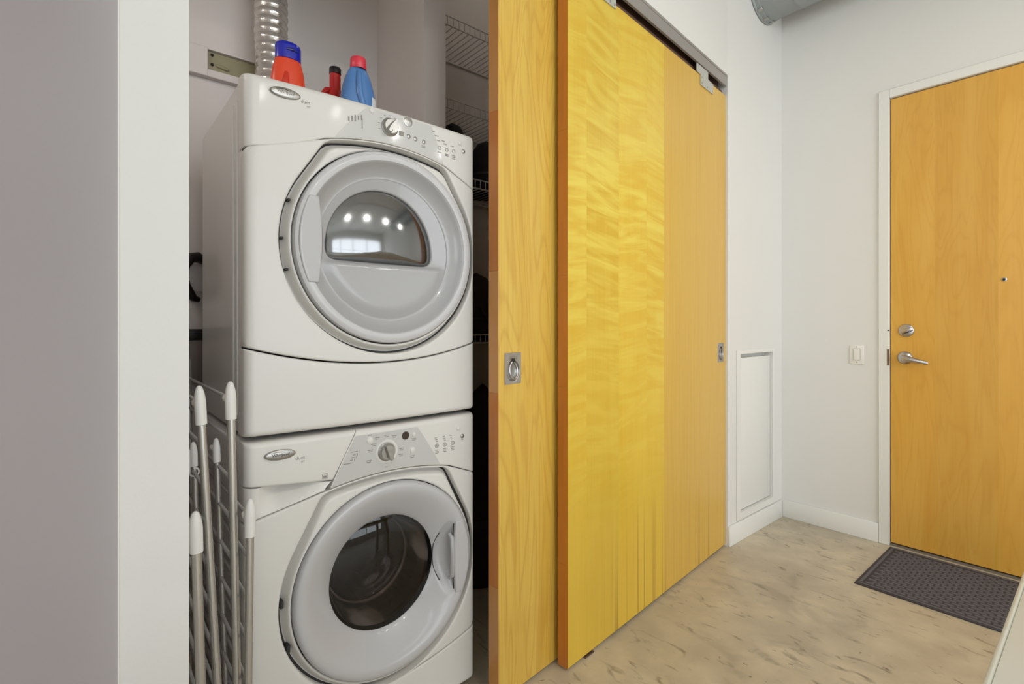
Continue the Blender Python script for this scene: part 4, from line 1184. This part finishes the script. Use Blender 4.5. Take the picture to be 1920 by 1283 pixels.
box('box_shell', (XB + 0.0005, 0.20, 0.99), (XB + 0.045, 0.40, 1.152), M('warm_grey_box', (120, 110, 104), 0.5), hb, bev=0.004)
box('dark_slot', (XB + 0.0005, 0.20, 1.155), (XB + 0.05, 0.40, 1.192), BLACK, hb, bev=0.003)

# ------------------------------------------------------------------ folded drying rack left of the washer
rk = thing('drying_rack', (-1.5, 0.24, 0), 'folded steel drying rack with white plastic caps left of the washer', 'drying rack')
def cap_leg(x0, y0, z0, x1, y1, r=0.0088, s=1.0, side=-1, name='leg_tube'):
    top = Vector((x0, y0, z0)); bot = Vector((x1, y1, 0.012))
    d = (bot - top).normalized()
    tb_ = tube(name, [top + d * 0.06 * s, bot], r, STEEL_T, rk, 12)
    rr = r * 1.28
    cp_ = tube('cap', [top, top + d * 0.004 * s, top + d * 0.016 * s, top + d * 0.034 * s, top + d * 0.05 * s, top + d * 0.085 * s, top + d * 0.086 * s],
               [rr * 0.25, rr * 0.55, rr * 0.86, rr * 1.05, rr * 1.05, rr * 1.02, rr * 0.8], WPLAS, rk, 16)
    # side boss where the rod plugs in
    b0 = top + d * 0.042 * s
    tube('boss', [b0 + Vector((0.0, 0, 0)), b0 + Vector((-0.014, side * 0.006, 0.004)), b0 + Vector((-0.022, side * 0.008, 0.006))], [rr * 0.95, rr * 0.85, rr * 0.5], WPLAS, cp_, 12)
    tube('foot', [bot + Vector((0, 0, 0.03)), bot - Vector((0, 0, 0.0115))], rr, WPLAS, rk, 12)
    return top, bot
LEGS = {}
LEGS['A'] = cap_leg(-1.300, 0.2585, 1.079, -1.285, 0.277)
LEGS['B'] = cap_leg(-1.295, 0.1965, 1.075, -1.285, 0.251)
LEGS['C'] = cap_leg(-1.262, 0.2915, 0.815, -1.262, 0.283)
LEGS['D'] = cap_leg(-1.235, 0.1805, 0.820, -1.240, 0.203, r=0.0098)
LEGS['E'] = cap_leg(-1.455, 0.2575, 0.924, -1.435, 0.286, r=0.0065, s=0.7)
LEGS['F'] = cap_leg(-1.455, 0.2085, 0.922, -1.440, 0.236, r=0.0065, s=0.7)
def rear(key, dx):
    t_, b_ = LEGS[key]
    tube('rear_tube', [t_ + Vector((dx, 0, 0.02)), b_ + Vector((dx, 0, 0.0))], 0.0085, STEEL_T, rk, 10)
for k_ in ('A', 'B', 'C', 'D'): rear(k_, -0.60)
rod_me = None
def rods(key, n, z0, dz, r=0.0042, dx=-0.60):
    global rod_me
    t_, b_ = LEGS[key]
    for i in range(n):
        zq = z0 - dz * i
        if zq < 0.06: break
        q = (t_.z - zq) / (t_.z - b_.z)
        p = t_ + (b_ - t_) * q
        if rod_me is None:
            v, f = tube_data([(0, 0, 0), (-0.60, 0, 0)], r, 8)
            rod_me = bpy.data.meshes.new('rod'); rod_me.from_pydata([tuple(a_) for a_ in v], [], f); rod_me.shade_smooth(); rod_me.materials.append(GWIRE)
        o = bpy.data.objects.new('rod', rod_me); C.objects.link(o); o.parent = rk
        o.location = p - ORG[rk.name]
rods('A', 11, 1.040, 0.093); rods('B', 11, 1.036, 0.093); rods('C', 8, 0.772, 0.093); rods('D', 8, 0.775, 0.093)
# little wire hook hanging from the short leg
pts = [(-1.448, 0.202, 0.90), (-1.446, 0.200, 0.86)]
for k in range(14):
    t = math.radians(-90 + 300 * k / 13); pts.append((-1.446, 0.2075 + 0.0105 * math.cos(t) - 0.004, 0.852 + 0.0105 * math.sin(t)))
tube('wire_hook', [(-1.448, 0.199, 0.905)] + [(-1.446, 0.1995 + 0.010 - 0.010 * math.cos(math.radians(-10 + 290 * k / 13)), 0.850 - 0.010 * math.sin(math.radians(-10 + 290 * k / 13))) for k in range(14)], 0.0022, WPLAS, rk, 8)

# ------------------------------------------------------------------ wire shelves in the second closet bay
SH_Y0, SH_Y1 = 1.150, 2.79
SH_XF, SH_XB = -1.925, -2.195
nR = 54
srod = None; slip = None
def wire_shelf(z, label):
    global srod, slip
    s = thing('wire_shelf', (-2.06, 1.97, z), label, 'shelf', 'white wire closet shelves')
    tube('front_rail', [(SH_XF, SH_Y0, z + 0.040), (SH_XF, SH_Y1, z + 0.040)], 0.0030, WWIRE, s, 8)
    tube('lower_rail', [(SH_XF, SH_Y0, z), (SH_XF, SH_Y1, z)], 0.0034, WWIRE, s, 8)
    tube('rear_rail', [(SH_XB, SH_Y0, z - 0.003), (SH_XB, SH_Y1, z - 0.003)], 0.0034, WWIRE, s, 8)
    if srod is None:
        v, f = tube_data([(0, 0, 0), (SH_XB - SH_XF, 0, 0)], 0.0020, 6)
        srod = bpy.data.meshes.new('rod'); srod.from_pydata([tuple(a_) for a_ in v], [], f); srod.shade_smooth(); srod.materials.append(WWIRE)
        v, f = tube_data([(0, 0, 0), (0, 0, 0.040)], 0.0020, 6)
        slip = bpy.data.meshes.new('lip_wire'); slip.from_pydata([tuple(a_) for a_ in v], [], f); slip.shade_smooth(); slip.materials.append(WWIRE)
    for i in range(nR):
        y = SH_Y0 + 0.012 + i * 0.030
        if y > SH_Y1: break
        for me_, nm in ((srod, 'rod'), (slip, 'lip_wire')):
            o = bpy.data.objects.new(nm, me_); C.objects.link(o); o.parent = s
            o.location = Vector((SH_XF, y, z + (0.0035 if nm == 'rod' else 0))) - ORG[s.name]
    for yb in (1.335, 2.0, 2.6):
        tube('wall_clip', [(SH_XB + 0.012, yb, z + 0.004), (SH_XB + 0.012, yb, z - 0.012), (SH_XB + 0.004, yb, z - 0.018)], 0.005, WWIRE, s, 8)
    return s
wire_shelf(2.550, 'topmost white wire shelf behind the rear sliding door')
wire_shelf(2.180, 'second white wire shelf from the top, above the black bag')
wire_shelf(1.845, 'third white wire shelf from the top, level with the dryer controls')
wire_shelf(1.120, 'lowest white wire shelf, beside the dryer bottom')

def bag(name, label, Yc, Xc, z0, ry, rx, hgt, mat, handle=False, flat=0.55):
    t = thing(name, (Xc, Yc, z0), label, 'bag', 'dark bags on the wire shelves')
    prof = []
    for k in range(13):
        q = k / 12
        prof.append((max(0.001, (1 - q ** 2.6) ** 0.5), hgt * q))
    lathe('bag_body', [(0.92, 0.0)] + [(1.0, 0.02)] + prof[1:], (Xc, Yc, z0), mat, t, 'Z', 32, True, True, None, sx=rx, sy=ry, smooth=70)
    lathe('zipper', [(1.003, hgt * 0.30), (1.012, hgt * 0.32), (1.003, hgt * 0.34)], (Xc, Yc, z0), GASKET, t, 'Z', 32, sx=rx, sy=ry)
    if handle:
        tube('strap', [(Xc + rx * 0.8, Yc - ry * 0.4, z0 + hgt * 0.5), (Xc + rx * 1.05, Yc - ry * 0.2, z0 + hgt * 0.3), (Xc + rx * 1.05, Yc + ry * 0.2, z0 + hgt * 0.3), (Xc + rx * 0.8, Yc + ry * 0.4, z0 + hgt * 0.5)], 0.006, mat, t, 8)
    return t
bag('bag', 'round black bag on the third wire shelf above the dryer corner', 1.352, -2.045, 1.8515, 0.082, 0.105, 0.322, FABRIC)
bag('bag', 'black bag partly hidden by the edge of the rear sliding door', 1.555, -2.04, 1.8515, 0.10, 0.11, 0.28, FABRIC, True)
bag('bag', 'dark brown cloth bundle on the lowest wire shelf', 1.50, -2.05, 1.1265, 0.12, 0.115, 0.34, FABRIC2, True)
bag('storage_bag', 'large dark bag on the closet floor below the wire shelves', 1.50, -2.0, 0.0, 0.20, 0.17, 0.92, FABRIC2, False)

# ------------------------------------------------------------------ track lamps on the ceiling (outside the view)
tl = thing('track_light', (0.9, 0.8, CEILZ), 'white ceiling track with lamp heads in the kitchen', 'lamp')
box('track', (0.88, 0.3, CEILZ - 0.03), (0.92, 2.8, CEILZ - 0.001), LAMPBODY, tl)
for k, yy in enumerate((0.5, 1.2, 1.9, 2.6)):
    tgt = Vector((-1.2, yy + 0.45, 0.9)); src = Vector((0.9, yy, LAMP_Z))
    d = (tgt - src).normalized()
    tube('lamp_stem', [(0.9, yy, CEILZ - 0.03), (0.9, yy, LAMP_Z + 0.05)], 0.008, LAMPBODY, tl, 8)
    hd_ = tube('lamp_head', [src - d * 0.07, src - d * 0.06, src + d * 0.06], [0.02, 0.045, 0.055], LAMPBODY, tl, 20)
    v, f = tube_data([src + d * 0.0605, src + d * 0.062], [0.048, 0.046], 20)
    mk('lamp_lens', v, f, LAMPGLOW, hd_)
    l = bpy.data.lights.new('track_lamp', 'SPOT'); l.energy = LAMP_POWER * 4; l.color = LAMP_COL; l.spot_size = math.radians(130); l.spot_blend = 0.9; l.shadow_soft_size = 0.05
    lo = bpy.data.objects.new('track_lamp', l); C.objects.link(lo)
    lo.location = src + d * 0.07
    lo.rotation_euler = d.to_track_quat('-Z', 'Y').to_euler()

# ------------------------------------------------------------------ added closet fill lamps (outside the view) to brighten bays and dryer side
cl_ = thing('added_closet_lamp', (-1.55, 1.75, CEILZ), 'small round fill lamp added on the closet ceiling above the wire shelves', 'lamp')
lathe('fill_lamp_base', [(0.0, 0.0), (0.09, 0.0), (0.09, -0.025), (0.075, -0.03), (0.0, -0.03)], (-1.55, 1.75, CEILZ), LAMPBODY, cl_, 'Z', 32)
lathe('fill_lamp_dome', [(0.075, -0.031), (0.07, -0.055), (0.05, -0.075), (0.02, -0.085), (0.0, -0.086)], (-1.55, 1.75, CEILZ), LAMPGLOW, cl_, 'Z', 32)
cw_ = thing('added_closet_lamp', (-1.62, -0.5, 2.3), 'small round fill lamp added on the left inside wall of the closet', 'lamp')
lathe('fill_lamp_base', [(0.0, 0.0), (0.07, 0.0), (0.07, -0.02), (0.06, -0.025), (0.0, -0.025)], (-1.62, -0.4995, 2.3), LAMPBODY, cw_, 'Y', 32)
lathe('fill_lamp_dome', [(0.06, -0.026), (0.055, -0.045), (0.04, -0.06), (0.015, -0.068), (0.0, -0.07)], (-1.62, -0.4995, 2.3), LAMPGLOW, cw_, 'Y', 32)
for (p_, pw) in (((-1.55, 1.75, CEILZ - 0.19), 0.75), ((-1.62, -0.34, 2.3), 4.6)):
    l = bpy.data.lights.new('closet_fill_light', 'POINT'); l.energy = pw; l.color = (1.0, 0.95, 0.91); l.shadow_soft_size = 0.07
    lo = bpy.data.objects.new('closet_fill_light', l); C.objects.link(lo); lo.location = p_
